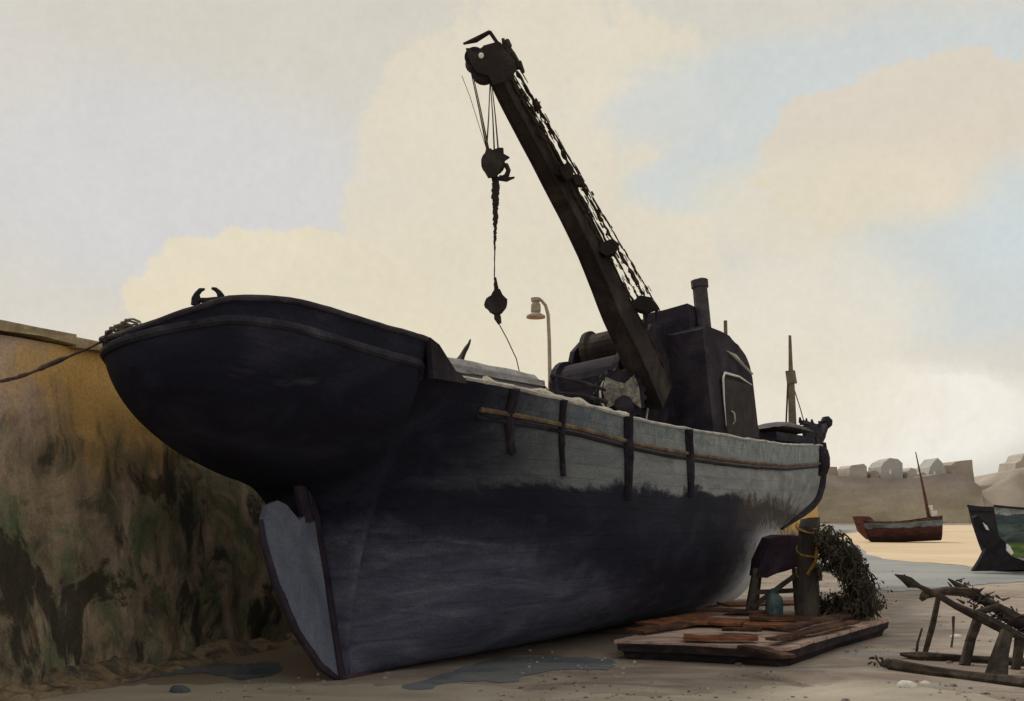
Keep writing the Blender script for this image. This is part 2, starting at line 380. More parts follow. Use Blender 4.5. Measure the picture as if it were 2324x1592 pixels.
def hpz(s, z, side, out=0.):
    return hp(s, max(0, min(1, (z-z0(s))/(zs(s)-z0(s)))), side, out)

def hull_mat():
    m, t = begin('hull_paint'); tc = t.n('ShaderNodeTexCoord').outputs['Object']; sep = t.n('ShaderNodeSeparateXYZ'); t.l(tc, sep.inputs[0])
    x, z = sep.outputs[0], sep.outputs[2]
    n1 = t.noise(t.mapping(tc, (.6, .6, 1.2)), 1.1, 6., .6, 1.); n2 = t.noise(t.mapping(tc, (.35, .35, 1.4)), 2.2, 6., .65, .8); n3 = t.noise(tc, 5., 6., .7, .4)
    blk = t.ramp(n1, [(.3, (.0075, .0078, .016)), (.5, (.0115, .012, .024)), (.62, (.02, .021, .037)), (.75, (.038, .032, .045))])
    blk = t.mix(t.mapr(n2, .6, .75, 0, .4), blk, (.065, .065, .08))
    low = t.ramp(n2, [(.3, (.038, .040, .070)), (.5, (.074, .078, .118)), (.7, (.137, .144, .195))])
    grey = t.ramp(n2, [(.3, (.13, .145, .155)), (.48, (.22, .235, .24)), (.65, (.31, .32, .315))])
    bl = t.mix(t.mapr(n3, .35, .65), (.13, .17, .195), (.29, .31, .30))
    grey = t.mix(t.mapr(z, 3.05, 3.35), grey, bl)
    grey = t.mix(t.mapr(x, 1., 9., .7, 0.), grey, (.06, .075, .095))
    wob = t.math('ADD', t.math('MULTIPLY', t.math('SUBTRACT', n1, .5), 1.3), t.math('MULTIPLY', t.math('SUBTRACT', n3, .5), .5))
    # slate paint along the bottom
    zl = t.math('SUBTRACT', t.math('ADD', z, wob), t.mapr(x, 0., 6., .9, -.5)); 
    c = t.mix(t.mapr(zl, .5, 1.5), low, blk)
    # pale patch on the forefoot: reflected light painted into the hull colour
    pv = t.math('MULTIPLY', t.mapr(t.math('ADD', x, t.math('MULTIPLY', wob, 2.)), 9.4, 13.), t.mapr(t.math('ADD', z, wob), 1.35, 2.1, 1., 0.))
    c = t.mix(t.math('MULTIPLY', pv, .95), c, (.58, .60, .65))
    # grey topsides from amidships forward
    zb = t.math('ADD', t.math('ADD', z, t.math('MULTIPLY', wob, .7)), t.mapr(x, 2, 16, .0, .35))
    f = t.math('MULTIPLY', t.mapr(zb, 2.45, 2.62), t.mapr(t.math('ADD', x, t.math('MULTIPLY', wob, 1.2)), .5, 3.2))
    c = t.mix(f, c, grey)
    # ragged dark stain low on the bow topsides
    st = t.math('MULTIPLY', t.mapr(t.math('ABSOLUTE', t.math('SUBTRACT', x, 14.)), 5.5, 4., 0., 1.), t.mapr(t.math('ADD', z, t.math('MULTIPLY', wob, .9)), 2.35, 2.55, 1., 0.)); st = t.math('MULTIPLY', st, t.mapr(z, 1.5, 1.9))
    c = t.mix(t.math('MULTIPLY', t.math('MULTIPLY', st, t.mapr(n3, .4, .5)), .9), c, (.05, .04, .035))
    at_ = t.n('ShaderNodeAttribute', attribute_name='strake').outputs['Fac']
    ph = t.math('MULTIPLY', at_, 17.)
    fr = t.math('FRACT', ph); ln = t.math('MULTIPLY', t.mapr(fr, .0, .07, 1., 0.), t.mapr(n3, .35, .55, .25, 1.))
    c = t.mix(t.math('MULTIPLY', ln, .14), c, (.012, .01, .015))
    # rust weeping from the strake
    n6 = t.noise(t.mapping(tc, (5., 1., .35)), 1.6, 5., .6, .3)
    rz = t.math('MULTIPLY', t.mapr(n6, .58, .68), t.math('MULTIPLY', t.mapr(z, 2.3, 3.2), t.mapr(x, 1., 3.)))
    c = t.mix(t.math('MULTIPLY', rz, .45), c, (.12, .075, .05))
    hgt = t.math('SUBTRACT', t.math('MULTIPLY', n3, .6), t.math('MULTIPLY', ln, .45))
    finish(t, c, .75, .14, .22, 30., .4, hgt, tc); return m
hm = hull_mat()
ss = [-3.1+.06*i for i in range(12)]+[-2.4+.1*i for i in range(18)]+[-.6+.05*i for i in range(20)]+[.45+.35*i for i in range(60)]
ss = sorted(set([round(s, 3) for s in ss if s < 22.3]+[22.4]))
NV = 34
rows = []
for s in ss:
    row = [hp(s, (1-k/NV)**1.15, 1) for k in range(NV+1)] + [hp(s, (k/NV)**1.15, -1) for k in range(NV+1)]
    rows.append(row)
hb_ = MB().grid(rows)
n = len(rows[0])
hb_.add(rows[-1], [tuple(range(n))]); hb_.add(rows[0], [tuple(range(n))])
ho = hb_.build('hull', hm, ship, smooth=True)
sa = ho.data.attributes.new('strake', 'FLOAT', 'POINT')
sa.data.foreach_set('value', [max(0., min(1., (v.co.z-z0(v.co.x))/(zs(v.co.x)-z0(v.co.x)))) for v in ho.data.vertices])
# deck, a little below the rail
dk = MB(); dr = []
for s in ss:
    if -2.9 <= s <= 22: 
        z = zs(s)-(.28 if s < -.25 else .55 if s > .3 else .4); w = abs(hpz(s, z, -1).y)-.02
        dr.append([Vector((s, w, z)), Vector((s, 0, z+.05)), Vector((s, -w, z))])
dk.grid(dr).build('deck', DECKM, ship)
# rounded moulding around the stern and gunwale capping
st = [s for s in ss if s <= -.3]
stern = [Vector((s, 1*(hb(s)+.06), zs(s))) for s in reversed(st)]+[Vector((s, -(hb(s)+.06), zs(s))) for s in st]
MB().tube(stern, .04, 8).build('taffrail', wc('stern_rail_paint', [(.022, .019, .027), (.04, .036, .046), (.06, .056, .068)], 2.5), ship, wob=.012, wsc=3)
mould = [Vector((s, -(hb(s)*gsec(s, .8)+.07), z0(s)+(zs(s)-z0(s))*.8)) for s in st]
MB().tube([hp(s, .80, 1, -.02) for s in reversed(st)]+[hp(s, .80, -1, -.02) for s in st], .06, 8).build('stern_moulding', wc('worn_moulding', [(.014, .0125, .021), (.03, .028, .04), (.06, .06, .075)], 1.6, gsc=40), ship, wob=.01)
fw = [s for s in ss if s >= .25]
g = MB()
for sd_ in (1, -1):
    g.tube([Vector((s, sd_*(hb(s)+.04), zs(s)+.02)) for s in fw], .045, 6, flat=.7)
g.build('gunwale', CAPM, ship, wob=.02, wsc=4)
def soff(s): return pch(s, [(.6, .30), (3, .36), (8, .46), (14, .5), (22, .55)])
fs_ = [s for s in ss if s >= .75]
MB().tube([hpz(s, zs(s)-soff(s), -1, .03) for s in fs_], .036, 6).build('rubbing_strake', RUST, ship, wob=.012, wsc=3)
MB().tube([hpz(s, zs(s)-soff(s)-.09, -1, .01) for s in fs_], .03, 6).build('strake_batten', BLACK, ship, wob=.01, wsc=3)
for s, w, ln in ((1.25, .09, .22), (2.35, .07, .29), (4.15, .12, .37), (6.5, .12, .34)):
    pts = [hp(s+.45*max(0, 1.-s*.25)*(k/14)**1.5, 1-ln*k/14, -1, .03) for k in range(15)]
    MB().tube(pts, [w*(1-.3*k/14) for k in range(15)], 8, flat=.6).build('rubbing_post', BLACK, ship, wob=.02, wsc=3)
# stem
MB().tube([Vector((s, -.03, z0(s))) for s in (18., 19., 20., 20.8, 21.4, 21.9, 22.2, 22.4)]+[Vector((22.45, 0, 4.45))], [.08, .12, .15, .17, .18, .18, .19, .2, .2], 10).build('stem', BLACK, ship, wob=.02)
# stern post and rudder
spm = wc('stern_post_iron', [(.022, .018, .03), (.05, .04, .055)], 2.)
MB().beam((-.03, 0, -.02), (-.36, 0, 2.72), .16, .20, .12, .16, up=(1, 0, 0), n=10).build('stern_post', spm, ship, wob=.015)
MB().tube([Vector((s, 0, .0)) for s in [-.1+.5*i for i in range(28)]], .10, 8, flat=.7).build('keel', wc('keel_iron', [(.03, .018, .03), (.07, .045, .055)], 2.), ship, wob=.015)
rp = [(-.10, .02), (-.40, .22), (-.80, .75), (-1.1, 1.4), (-1.26, 1.95), (-1.28, 2.25), (-1.2, 2.44), (-1.04, 2.49), (-.86, 2.42), (-.66, 2.22), (-.54, 2.28), (-.44, 2.65), (-.38, 2.62), (-.15, .6)]
rud = MB().prism(rp, (0, 0, 0), (1, 0, 0), (0, 0, 1), (0, 1, 0), .10).build('rudder', RUDD, ship, wob=.015, sub=2)
re_ = rp[:6]
MB().tube([Vector((a-.02, 0, z)) for a, z in re_], [.05, .062, .06, .055, .045, .03], 8).build('rudder_edge', spm, rud, wob=.01)
MB().tube([Vector((-.47, 0, 2.2)), Vector((-.6, 0, 3.0))], .1, 10).build('rudder_stock', spm, rud)
# stern fairlead: two facing horns on the rail
def horn_pair(s, t, z, sc, name, m):
    b = MB()
    ax = Vector((.6, -.8, 0))*1.0
    for k in (-1, 1):
        c = Vector((s, t, z))
        pts = [c+ax*k*.30*sc+Vector((0, 0, -.05)), c+ax*k*.28*sc+Vector((0, 0, .08*sc)), c+ax*k*.25*sc+Vector((0, 0, .17*sc)), c+ax*k*.17*sc+Vector((0, 0, .245*sc)), c+ax*k*.07*sc+Vector((0, 0, .27*sc))]
        b.tube(pts, [.11*sc, .085*sc, .065*sc, .055*sc, .03*sc], 8)
    b.beam(Vector((s, t, z))-ax*.36*sc, Vector((s, t, z))+ax*.36*sc, .16*sc, .07*sc, n=4)
    return b.build(name, m, ship, wob=.025*sc, wsc=9)
horn_pair(-2.70, -.95, 4.71, .5, 'fairlead', BLACK)
horn_pair(-3.0, .42, 4.50, .35, 'mooring_bitt', BOOMM)
# stbd break-of-poop bracket
MB().prism([(-.38, 3.8), (-.38, 4.32), (-.2, 4.25), (.1, 3.95), (.32, 3.86), (.32, 3.8)], (0, -2.28, 0), (1, 0, 0), (0, 0, 1), (0, 1, 0), .08).build('bulwark_bracket', BLACK, ship, wob=.01)
# hatch under its tarpaulin
hat = MB().box((2.35, -.1, 3.85), (3.3, 2.3, 1.1)).build('hatch_coaming', wc('hatch_boards', [(.16, .15, .16), (.26, .24, .26), (.34, .31, .33)], 1.8), ship, wob=.02)
hr = []
for i in range(25):
    s = .55+3.5*i/24; row = []
    for k in range(13):
        a = k/12; tt = -1.32+2.5*a
        hgt = 4.42+.26*math.sin(math.pi*a)**.6 + .05*noise.noise(Vector((s*1.2, tt*1.2, 0))) - (.14 if k in (0, 12) else 0)
        if i in (0, 24): hgt -= .12
        row.append(Vector((s, tt, hgt)))
    hr.append(row)
MB().grid(hr).build('tarpaulin', TARP, hat, smooth=True)
MB().beam((2.25, -.75, 4.55), (2.6, -.8, 5.0), .13, .10, .02, .02).build('locking_bar', BOOMM, hat, wob=.02, wsc=9)
b = MB()
for i in range(9): b.lathe([(.01, -.1), (.14, -.06), (.17, .03), (.05, .12)], (4.1+.14*i, -1.3-.03*i+.1*math.sin(i*2.), 4.02+.1*math.sin(i*1.7)-.03*i), n=8)
b.build('deck_rope_heap', TARP, ship, wob=.05, wsc=4)
b = MB(); pts = []
for i in range(60):
    s = .7+3.6*i/59; pts.append(Vector((s, -(hb(s)+.03), zs(s)+.05+.06*max(0, noise.noise(Vector((s*1.9, 3, 0)))))))
b.tube(pts, [.012+.07*max(0, noise.noise(Vector((p.x*2.3, 0, 4)))+.15) for p in pts], 6).build('rail_lashing', ROPEL, ship, wob=.015, wsc=5)
# rail by the crane
b = MB()
b.tube([(3.25, -1.9, 3.2), (3.25, -1.9, 4.26)], .06, 6)
b.tube([(3.15, -1.9, 4.26), (4.2, -1.8, 4.30), (5.2, -1.7, 4.28)], .035, 6); b.tube([(2.7, -1.9, 3.98), (4.2, -1.8, 4.08), (5.2, -1.7, 4.06)], .04, 6)
b.build('guard_rail', BLACK, ship, wob=.02, wsc=4)
# fore deck gear
b = MB(); b.box((17.5, -.35, 4.22), (3.2, 1.1, .22), n=2)
b.box((16.2, -.5, 3.9), (.3, .3, .9)); b.box((18.6, -.5, 3.9), (.3, .3, .9))
fh = b.build('fore_hatch', BLACK, ship, wob=.03)
rows = []
for i in range(13):
    s = 16.4+2.6*i/12; e = math.sin(math.pi*i/12)**.5 if 0 < i < 12 else .05
    rows.append([Vector((s, -.35+.6*math.cos(math.pi*k/10), 4.50+.26*e*math.sin(math.pi*k/10)+.02*noise.noise(Vector((s*3, k, 0))))) for k in range(11)])
MB().grid(rows).add([(16.4, -.95, 4.49), (19, -.95, 4.49), (19, .25, 4.49), (16.4, .25, 4.49)], [(0, 1, 2, 3)]).build('curved_cover', wc('grey_cover', [(.06, .055, .065), (.13, .125, .14)], 2.), fh, wob=.01)
b = MB()
for s, h in ((19.7, .5), (20.2, .55), (20.7, .58), (21.2, .58), (21.7, .6)):
    b.box((s, -.32*(22.6-s)/2.6-.12, 4.28+h/2), (.33, .10, h), n=2)
b.beam((19.3, -.5, 4.86), (22.0, -.2, 4.95), .12, .12); b.beam((19.3, -.45, 4.38), (21.9, -.2, 4.45), .14, .14)
for s in (19.5, 20.1, 20.6, 21.3): b.tube([(s, -.4, 4.88), (s, -.4, 5.05)], [.06, .03], 6)
b.build('bow_bulwark_rail', BLACK, ship, wob=.025, wsc=4)
b = MB().beam((21.6, -.2, 4.35), (22.5, -.2, 5.0), .2, .2, .16, .18); b.lathe([(.03, -.2), (.18, -.1), (.2, .05), (.1, .2)], (22.7, -.2, 5.12), n=10)
b.build('cathead', BLACK, ship, wob=.03, wsc=4)
mp0, mp1 = loc(at(1800, 1010, 31)), loc(at(1792, 762, 31))
mast = MB().tube([mp0, mp0.lerp(mp1, .55), mp0.lerp(mp1, .57), mp1], [.13, .10, .085, .035], 8).build('foremast', MASTM, ship, wob=.02, wsc=3)
mm = mp0.lerp(mp1, .62)
MB().box(mm, (.25, .2, .4)).build('hounds', MASTM, mast, wob=.03, wsc=5)
for pts, w in (((( 1789, 850), (1784, 965)), .028), (((1798, 870), (1817, 930), (1836, 1000)), .016), (((1795, 762), (1800, 860)), .011)):
    MB().tube([loc(at(x, y, 31)) for x, y in pts], w, 5).build('shroud', ROPED, mast)
b = MB(); b.tube([loc(at(1646, 728, 27)), loc(at(1652, 1000, 27))], [.05, .08], 8); b.build('vent_pole', MASTM, ship, wob=.02, wsc=3)

# bow fender hung over the stem
fp = loc(at(1858, 1046, 31.3))
fe = MB().lathe([(.02, -.48), (.2, -.42), (.32, -.2), (.35, .05), (.29, .3), (.12, .44), (.02, .46)], SM @ fp, (SM.to_3x3() @ Vector((0, 0, 1))), n=14)
fe.tube([SM @ (fp+Vector((0, 0, .4))), SM @ (fp+Vector((-.2, 0, .75)))], .05, 6)
fm = fe.build('fender', BLACK, None, wob=.03, wsc=3); tag(fm, 'round black rope fender hung over the bow of the ship', 'fender')

# ------------------------------------------------------------------ steam crane on deck
CB = SM @ Matrix.Translation((11.9, -.1, 3.02)) @ Matrix.Scale(1.18, 4)
crane = empty('steam_crane', 'black steam crane with chimney and long raised jib on the ship', 'crane', CB)
CI = CB.inverted()
def cl(p): return CI @ Vector(p)
HOUSE = wc('crane_house_iron', [(.014, .012, .019), (.028, .023, .034), (.05, .043, .054)], 1.1)
# house outline along the ship (x from aft), roof curving down forward
prof = [(-1.15, 0), (-1.15, 2.72), (-1.0, 2.8), (.1, 2.75), (.55, 2.62), (.9, 2.45), (1.1, 2.25), (1.15, 2.0), (1.15, 0)]
house = MB().prism(prof, (0, 0, 0), (1, 0, 0), (0, 0, 1), (0, 1, 0), 2.2).build('crane_house', HOUSE, crane, wob=.03, wsc=1.4, sub=2)
MB().box((-.72, -.28, 3.0), (.55, .95, .55), n=2).build('roof_hatch', HOUSE, house, wob=.03, wsc=3, sub=1)
ch = MB().lathe([(.2, 2.5), (.19, 2.75), (.145, 2.85), (.135, 3.75), (.165, 3.76), (.17, 3.9), (.12, 3.92)], (-.55, -.86, -.12), n=16).build('chimney', wc('chimney_iron', [(.03, .027, .035), (.06, .056, .066), (.09, .085, .095)], 2.), crane, wob=.015, wsc=4, smooth=False)
# side door with pale worn edging, and slot window above it
y = -1.125
dr_ = MB().box((.2, y, .95), (1.55, .05, 1.75), n=2).build('door', wc('door_iron', [(.025, .022, .024), (.05, .045, .042)], 2.), house, wob=.01)
b = MB(); b.tube([(-.62, y-.03, .9), (-.60, y-.03, 1.4), (-.58, y-.03, 1.82), (-.45, y-.03, 1.93), (.3, y-.03, 1.92), (.98, y-.03, 1.86)], [.004, .012, .018, .022, .015, .010], 6)
b.build('door_edging', WHITE, dr_, wob=.03, wsc=7)
MB().tube([(-.18, y-.02, 2.40), (.12, y-.02, 2.34), (.5, y-.02, 2.22), (1.02, y-.02, 2.08)], [.012, .04, .025, .02], 6, flat=.6).build('slot_window', WHITE, house, wob=.03, wsc=6)
MB().tube([(-.30, y-.03, .95), (-.30, y-.08, 1.0), (-.30, y-.08, 1.15), (-.30, y-.03, 1.2)], .018, 5).build('handle', CAPM, dr_)
# machinery in front (aft) of the house: cable drums, side frames, winch wheel
MB().lathe([(.36, -.62), (.40, -.6), (.40, -.5), (.33, -.48), (.33, .48), (.40, .5), (.40, .6), (.36, .62)], (-1.78, .42, 2.58), (0, 1, 0), 20).build('luffing_drum', BOOMM, crane, wob=.02)
MB().lathe([(.5, -.75), (.62, -.72), (.62, -.6), (.54, -.58), (.54, .58), (.62, .6), (.62, .72), (.5, .75)], (-2.45, .5, 1.72), (0, 1, 0), 24).build('hoist_drum', BLACK, crane, wob=.02)
for yy in (-.3, 1.2):
    MB().prism([(-1.1, 0), (-2.95, 0), (-2.98, 1.5), (-2.8, 2.0), (-2.25, 2.25), (-2.1, 2.6), (-1.75, 2.85), (-1.1, 2.9)], (0, yy, 0), (1, 0, 0), (0, 0, 1), (0, 1, 0), .1).build('side_frame', BLACK, crane, wob=.03, sub=1)
MB().box((-2.0, .45, .45), (1.6, 1.4, .9)).build('bed_plate', BLACK, crane, wob=.02)
wx, wy, wz = 0., 0., 0.
b = MB(); ring = []
for k in range(73):
    a = 2*math.pi*k/72; ring.append(Vector((wx+(.44+(.045 if (k//2) % 2 else 0))*math.cos(a), wy, wz+(.44+(.045 if (k//2) % 2 else 0))*math.sin(a))))
b.prism([(p.x-wx, p.z-wz) for p in ring[:-1]], (wx, wy, wz), (1, 0, 0), (0, 0, 1), (0, 1, 0), .12)
gw = b.build('gear_wheel', BLACK, crane, wob=.01, wsc=4); gw.location = (-3.12, -.26, 1.40); gw.rotation_euler = (0, 0, R(-40))
pl = [(-.30, -.22), (-.35, .1), (-.26, .32), (-.1, .22), (.08, .20), (.25, .33), (.32, .1), (.33, -.25), (.13, -.10), (-.04, -.14)]
MB().prism(pl, (wx, wy-.09, wz), (1, 0, 0), (0, 0, 1), (0, 1, 0), .05).build('gear_plate', WINCHG, gw, wob=.02, wsc=6)
MB().tube([Vector((wx-.40*math.cos(a), wy-.09, wz+.40*math.sin(a))) for a in [-.9+.2*i for i in range(9)]], [.008, .014, .02, .024, .024, .02, .022, .014, .008], 5).build('wheel_rim', CAPM, gw)
MB().tube([Vector((-2.5+.16*math.sin(i*.5), -.42, 1.9-.14*i)) for i in range(8)], [.006, .016, .02, .012, .02, .024, .02, .01], 5).build('brake_strap', CAPM, crane, wob=.015, wsc=8)
MB().lathe([(.1, -.25), (.1, .0), (.17, .02), (.17, .08), (.07, .12)], (wx, wy-.1, wz-.2), (0, -1, 0), 14).build('axle', BLACK, gw)
MB().beam((-3.05, -.2, 0), (-3.05, -.2, 1.4), .2, .2).build('wheel_stand', BLACK, crane, wob=.01)
# jib
JP = [(1492, 905, 21.9, 96), (1447, 800, 21.2, 92), (1400, 705, 20.7, 84), (1338, 560, 19.8, 74), (1250, 390, 18.7, 68), (1165, 235, 17.6, 60), (1125, 155, 17.1, 58)]
rows = []
jr = []
for i in range(25):
    u = i/24*(len(JP)-1); k = min(int(u), len(JP)-2); f = u-k
    px, py, d, w = [pch(u, [(j, JP[j][c]) for j in range(len(JP))]) for c in range(4)]
    jr.append((at(px, py, d), w*d/F))
across = (SM.to_3x3() @ Vector((0, 1, 0)))
for i, (p, w) in enumerate(jr):
    tdir = (jr[min(i+1, 24)][0]-jr[max(i-1, 0)][0]).normalized(); nrm = tdir.cross(across).normalized(); ac = nrm.cross(tdir).normalized()
    h = w*.41; a = w*.26
    rows.append([p-nrm*h-ac*a, p+nrm*h-ac*a, p+nrm*h+ac*a, p-nrm*h+ac*a])
b = MB().grid(rows, close=True); b.add(rows[0], [(0, 1, 2, 3)]); b.add(rows[-1], [(0, 1, 2, 3)])
jib = b.build('jib', BOOMM, crane, inv=CI, wob=.018, wsc=5, sub=1)
for j in (0, 1, 2, 3):
    MB().tube([rw[j] for rw in rows], .022, 5).build('jib_flange', BOOMM, jib, inv=CI, wob=.006, wsc=4)
# jib head: cheek plates, sheaves, frame
JD = 17.0; fr = across.cross(Vector((0, 0, 1))).normalized()
def pl2(pix, d=JD):
    o = at(pix[0][0], pix[0][1], d); return [at(x, y, d) for x, y in pix]
def plate(pix, d, th):
    pp = [at(x, y, d) for x, y in pix]; nn = Vector((0, 1, 0)); k = len(pp)
    return [p-nn*th/2 for p in pp]+[p+nn*th/2 for p in pp], [tuple(range(k)), tuple(k+i for i in reversed(range(k)))]+[(i, (i+1) % k, k+(i+1) % k, k+i) for i in range(k)]
b = MB()
hd = [(1058, 112), (1070, 112), (1075, 122), (1086, 116), (1098, 106), (1120, 100), (1133, 98), (1150, 118), (1166, 140), (1172, 158), (1150, 185), (1120, 195), (1108, 172), (1084, 166), (1072, 150), (1062, 130)]
b.add(*plate(hd, JD-.17, .05)); b.add(*plate(hd, JD+.22, .05))
b.add(*plate([(1098, 112), (1130, 104), (1160, 142), (1160, 165), (1120, 180)], JD, .3))
jh = b.build('jib_head', BOOMM, crane, inv=CI, wob=.02, wsc=6)
MB().lathe([(.06, -.15), (.21, -.14), (.18, 0), (.21, .14), (.06, .15)], at(1098, 158, JD), (0, 1, 0), 20).build('sheave', BLACK, jh, inv=CI)
MB().lathe([(.05, -.15), (.17, -.14), (.14, 0), (.17, .14), (.05, .15)], at(1078, 138, JD), (0, 1, 0), 20).build('sheave', BLACK, jh, inv=CI)
b = MB(); b.tube([at(1052, 99, JD), at(1080, 91, JD), at(1112, 74, JD)], [.018, .045, .035], 6); b.tube([at(1112, 74, JD), at(1134, 104, JD)], .03, 6)
b.build('head_guard', BOOMM, jh, inv=CI, wob=.015, wsc=6)
b = MB()
for i in range(26):
    u = random.random(); px = 1134+40*u+random.uniform(-8, 12); py = 84+70*u+random.uniform(-8, 8)
    b.tube([at(px, py, JD+.2), at(px+random.uniform(2, 12), py+random.uniform(8, 22), JD+.2)], random.uniform(.012, .05), 5)
b.build('cable_anchorage', BOOMM, jh, inv=CI, wob=.02, wsc=9)
MB().lathe([(.015, -.03), (.045, -.02), (.045, .02), (.015, .03)], at(1092, 127, JD-.21), (0, 1, 0), 10).build('bearing_cap', WHITE, jh, inv=CI)
# stay cables with their clamps
def frayed(a, b_, r, n, seed, keep=.75):
    rnd = random.Random(seed); out = MB(); m = 70; prev = None
    pts = [a.lerp(b_, i/m)+Vector((rnd.uniform(-1, 1), 0, rnd.uniform(-1, 1)))*r*.35 for i in range(m+1)]
    out.tube(pts, [max(.006, r*rnd.uniform(.25, 1.25)) for _ in pts], 5)
    for i in range(m):
        if rnd.random() < keep*.85:
            q_ = pts[i]+Vector((rnd.uniform(-1, 1), rnd.uniform(-.5, .5), rnd.uniform(-1, 1)))*r*2.2
            out.tube([q_, q_+(b_-a).normalized()*rnd.uniform(.06, .2)], rnd.uniform(.4, 1)*r*.55, 4)
    return out
for i, (p0, p1, r) in enumerate((((1152, 165, 17.2), (1440, 690, 21.0), .04), ((1160, 160, 17.2), (1462, 700, 21.1), .026), ((1172, 160, 17.3), (1482, 706, 21.2), .04), ((1180, 172, 17.3), (1502, 712, 21.3), .02))):
    frayed(at(*p0), at(*p1), r, 0, 40+i).build('stay_cable', ROPED, crane, inv=CI)
for pix, d, arm in (([(1268, 388), (1290, 374), (1302, 388), (1300, 408), (1284, 412), (1270, 402)], 18.6, ((1256, 392), (1272, 394))), ([(1360, 556), (1388, 548), (1404, 560), (1396, 578), (1372, 586), (1356, 572)], 19.9, ((1340, 562), (1362, 565))), ([(1428, 690), (1448, 672), (1478, 680), (1492, 704), (1466, 712), (1432, 700)], 21.0, ((1415, 700), (1432, 696)))):
    vs, fs = plate(pix, d, .3); b = MB().add(vs, fs); b.beam(at(*arm[0], d), at(*arm[1], d), .16, .12)
    b.build('cable_guide', BOOMM, crane, inv=CI, wob=.03, wsc=6)
for pix, d in (([(1296, 400), (1312, 398), (1326, 418), (1322, 424), (1306, 420)], 18.7), ([(1210, 238), (1226, 230), (1222, 246), (1212, 256)], 17.9)):
    MB().add(*plate(pix, d, .14)).build('cable_clamp', BOOMM, crane, inv=CI, wob=.03, wsc=6)
for a, b_ in (((1466, 690), (1466, 742)), ((1490, 700), (1490, 730))): MB().tube([at(*a, 21.2), at(*b_, 21.3)], .04, 6).build('stay_bracket', HOUSE, crane, inv=CI)
# hoist falls
b = MB()
for a, c in (((1066, 150), (1106, 345)), ((1071, 160), (1110, 345)), ((1112, 190), (1104, 345)), ((1113, 190), (1122, 345)), ((1116, 190), (1131, 345))):
    MB().tube([at(a[0], a[1], JD), at((a[0]+c[0])/2+1, (a[1]+c[1])/2, JD), at(c[0], c[1], JD)], [.008, .011, .015], 5).build('hoist_cable', ROPED, crane, inv=CI)
MB().tube([at(1048, 172, JD+.1), at(1066, 218, JD+.1), at(1106, 345, JD)], .005, 4).build('hoist_cable', ROPED, crane, inv=CI)
# ropes from the house down to the fore deck
for pts, w in (([at(1686, 868, 24.5), at(1700, 920, 25.5), at(1716, 962, 26.5), at(1732, 1004, 27.5)], .02), ([at(1686, 875, 24.5), at(1698, 930, 25.5), at(1712, 975, 26)], .016)):
    MB().tube(pts, w, 5).build('guy_rope', ROPED, crane, inv=CI)

# hook block hanging from the jib
hk = empty('hook_block', 'dark pulley block with a curved hook hanging from the jib head', 'pulley block', Matrix.Translation(at(1127, 375, JD)))
HI = hk.matrix_world.inverted()
b = MB()
chk = [(1101, 345), (1112, 338), (1118, 342), (1132, 336), (1142, 338), (1143, 350), (1156, 358), (1146, 366), (1140, 372), (1134, 392), (1126, 402), (1108, 404), (1098, 386), (1095, 368), (1104, 358)]
b.add(*plate(chk, JD-.09, .05)); b.add(*plate(chk, JD+.09, .05))
blk = b.build('block_cheek', BOOMM, hk, inv=HI, wob=.012, wsc=12)
MB().lathe([(.05, -.06), (.2, -.055), (.17, 0), (.2, .055), (.05, .06)], at(1119, 370, JD), (0, 1, 0), 18).build('sheave', BOOMM, hk, inv=HI)
MB().tube([at(x, y, JD) for x, y in ((1138, 372), (1149, 376), (1154, 387), (1150, 399), (1142, 405), (1132, 404), (1150, 408), (1168, 403))], [.03, .045, .04, .045, .05, .05, .04, .015], 8).build('hook', BOOMM, hk, inv=HI)
# lower block on its chain
lb = empty('pulley_block', 'small dark diamond-shaped pulley block low on the hanging chain', 'pulley block', Matrix.Translation(at(1127, 690, JD)))
LI = lb.matrix_world.inverted()
b = MB(); b.add(*plate([(1122, 662), (1134, 660), (1140, 672), (1152, 684), (1148, 696), (1140, 708), (1128, 715), (1112, 708), (1099, 696), (1104, 682), (1114, 674)], JD, .26)); b.build('block_body', BOOMM, lb, inv=LI, wob=.02, wsc=8, sub=1)
b = MB(); b.tube([at(1126, 712, JD), at(1129, 722, JD), at(1135, 736, JD)], [.05, .07, .03], 6); b.build('shackle', BOOMM, lb, inv=LI, wob=.02, wsc=9); MB().tube([at(1129, 665, JD), at(1124, 645, JD), at(1126, 630, JD)], [.05, .04, .015], 6).build('shackle', BOOMM, lb, inv=LI, wob=.02, wsc=9)
b = MB(); rnd = random.Random(3)
for i in range(46):
    f = i/45; y_ = 404+226*f; w = .075*max(.07, (1-f*1.25)); px = 1125-3*f
    b.tube([at(px+rnd.uniform(-3, 3)*(1-f), y_, JD), at(px+rnd.uniform(-3, 3)*(1-f), y_+7, JD)], w*rnd.uniform(.7, 1.1)+.006, 6)
b.build('chain', BOOMM, lb, inv=LI)
MB().tube([at(1131, 733, JD), at(1150, 768, JD), at(1172, 815, JD+.3), at(1180, 850, JD+.6)], .009, 4).build('tag_line', ROPED, lb, inv=LI)

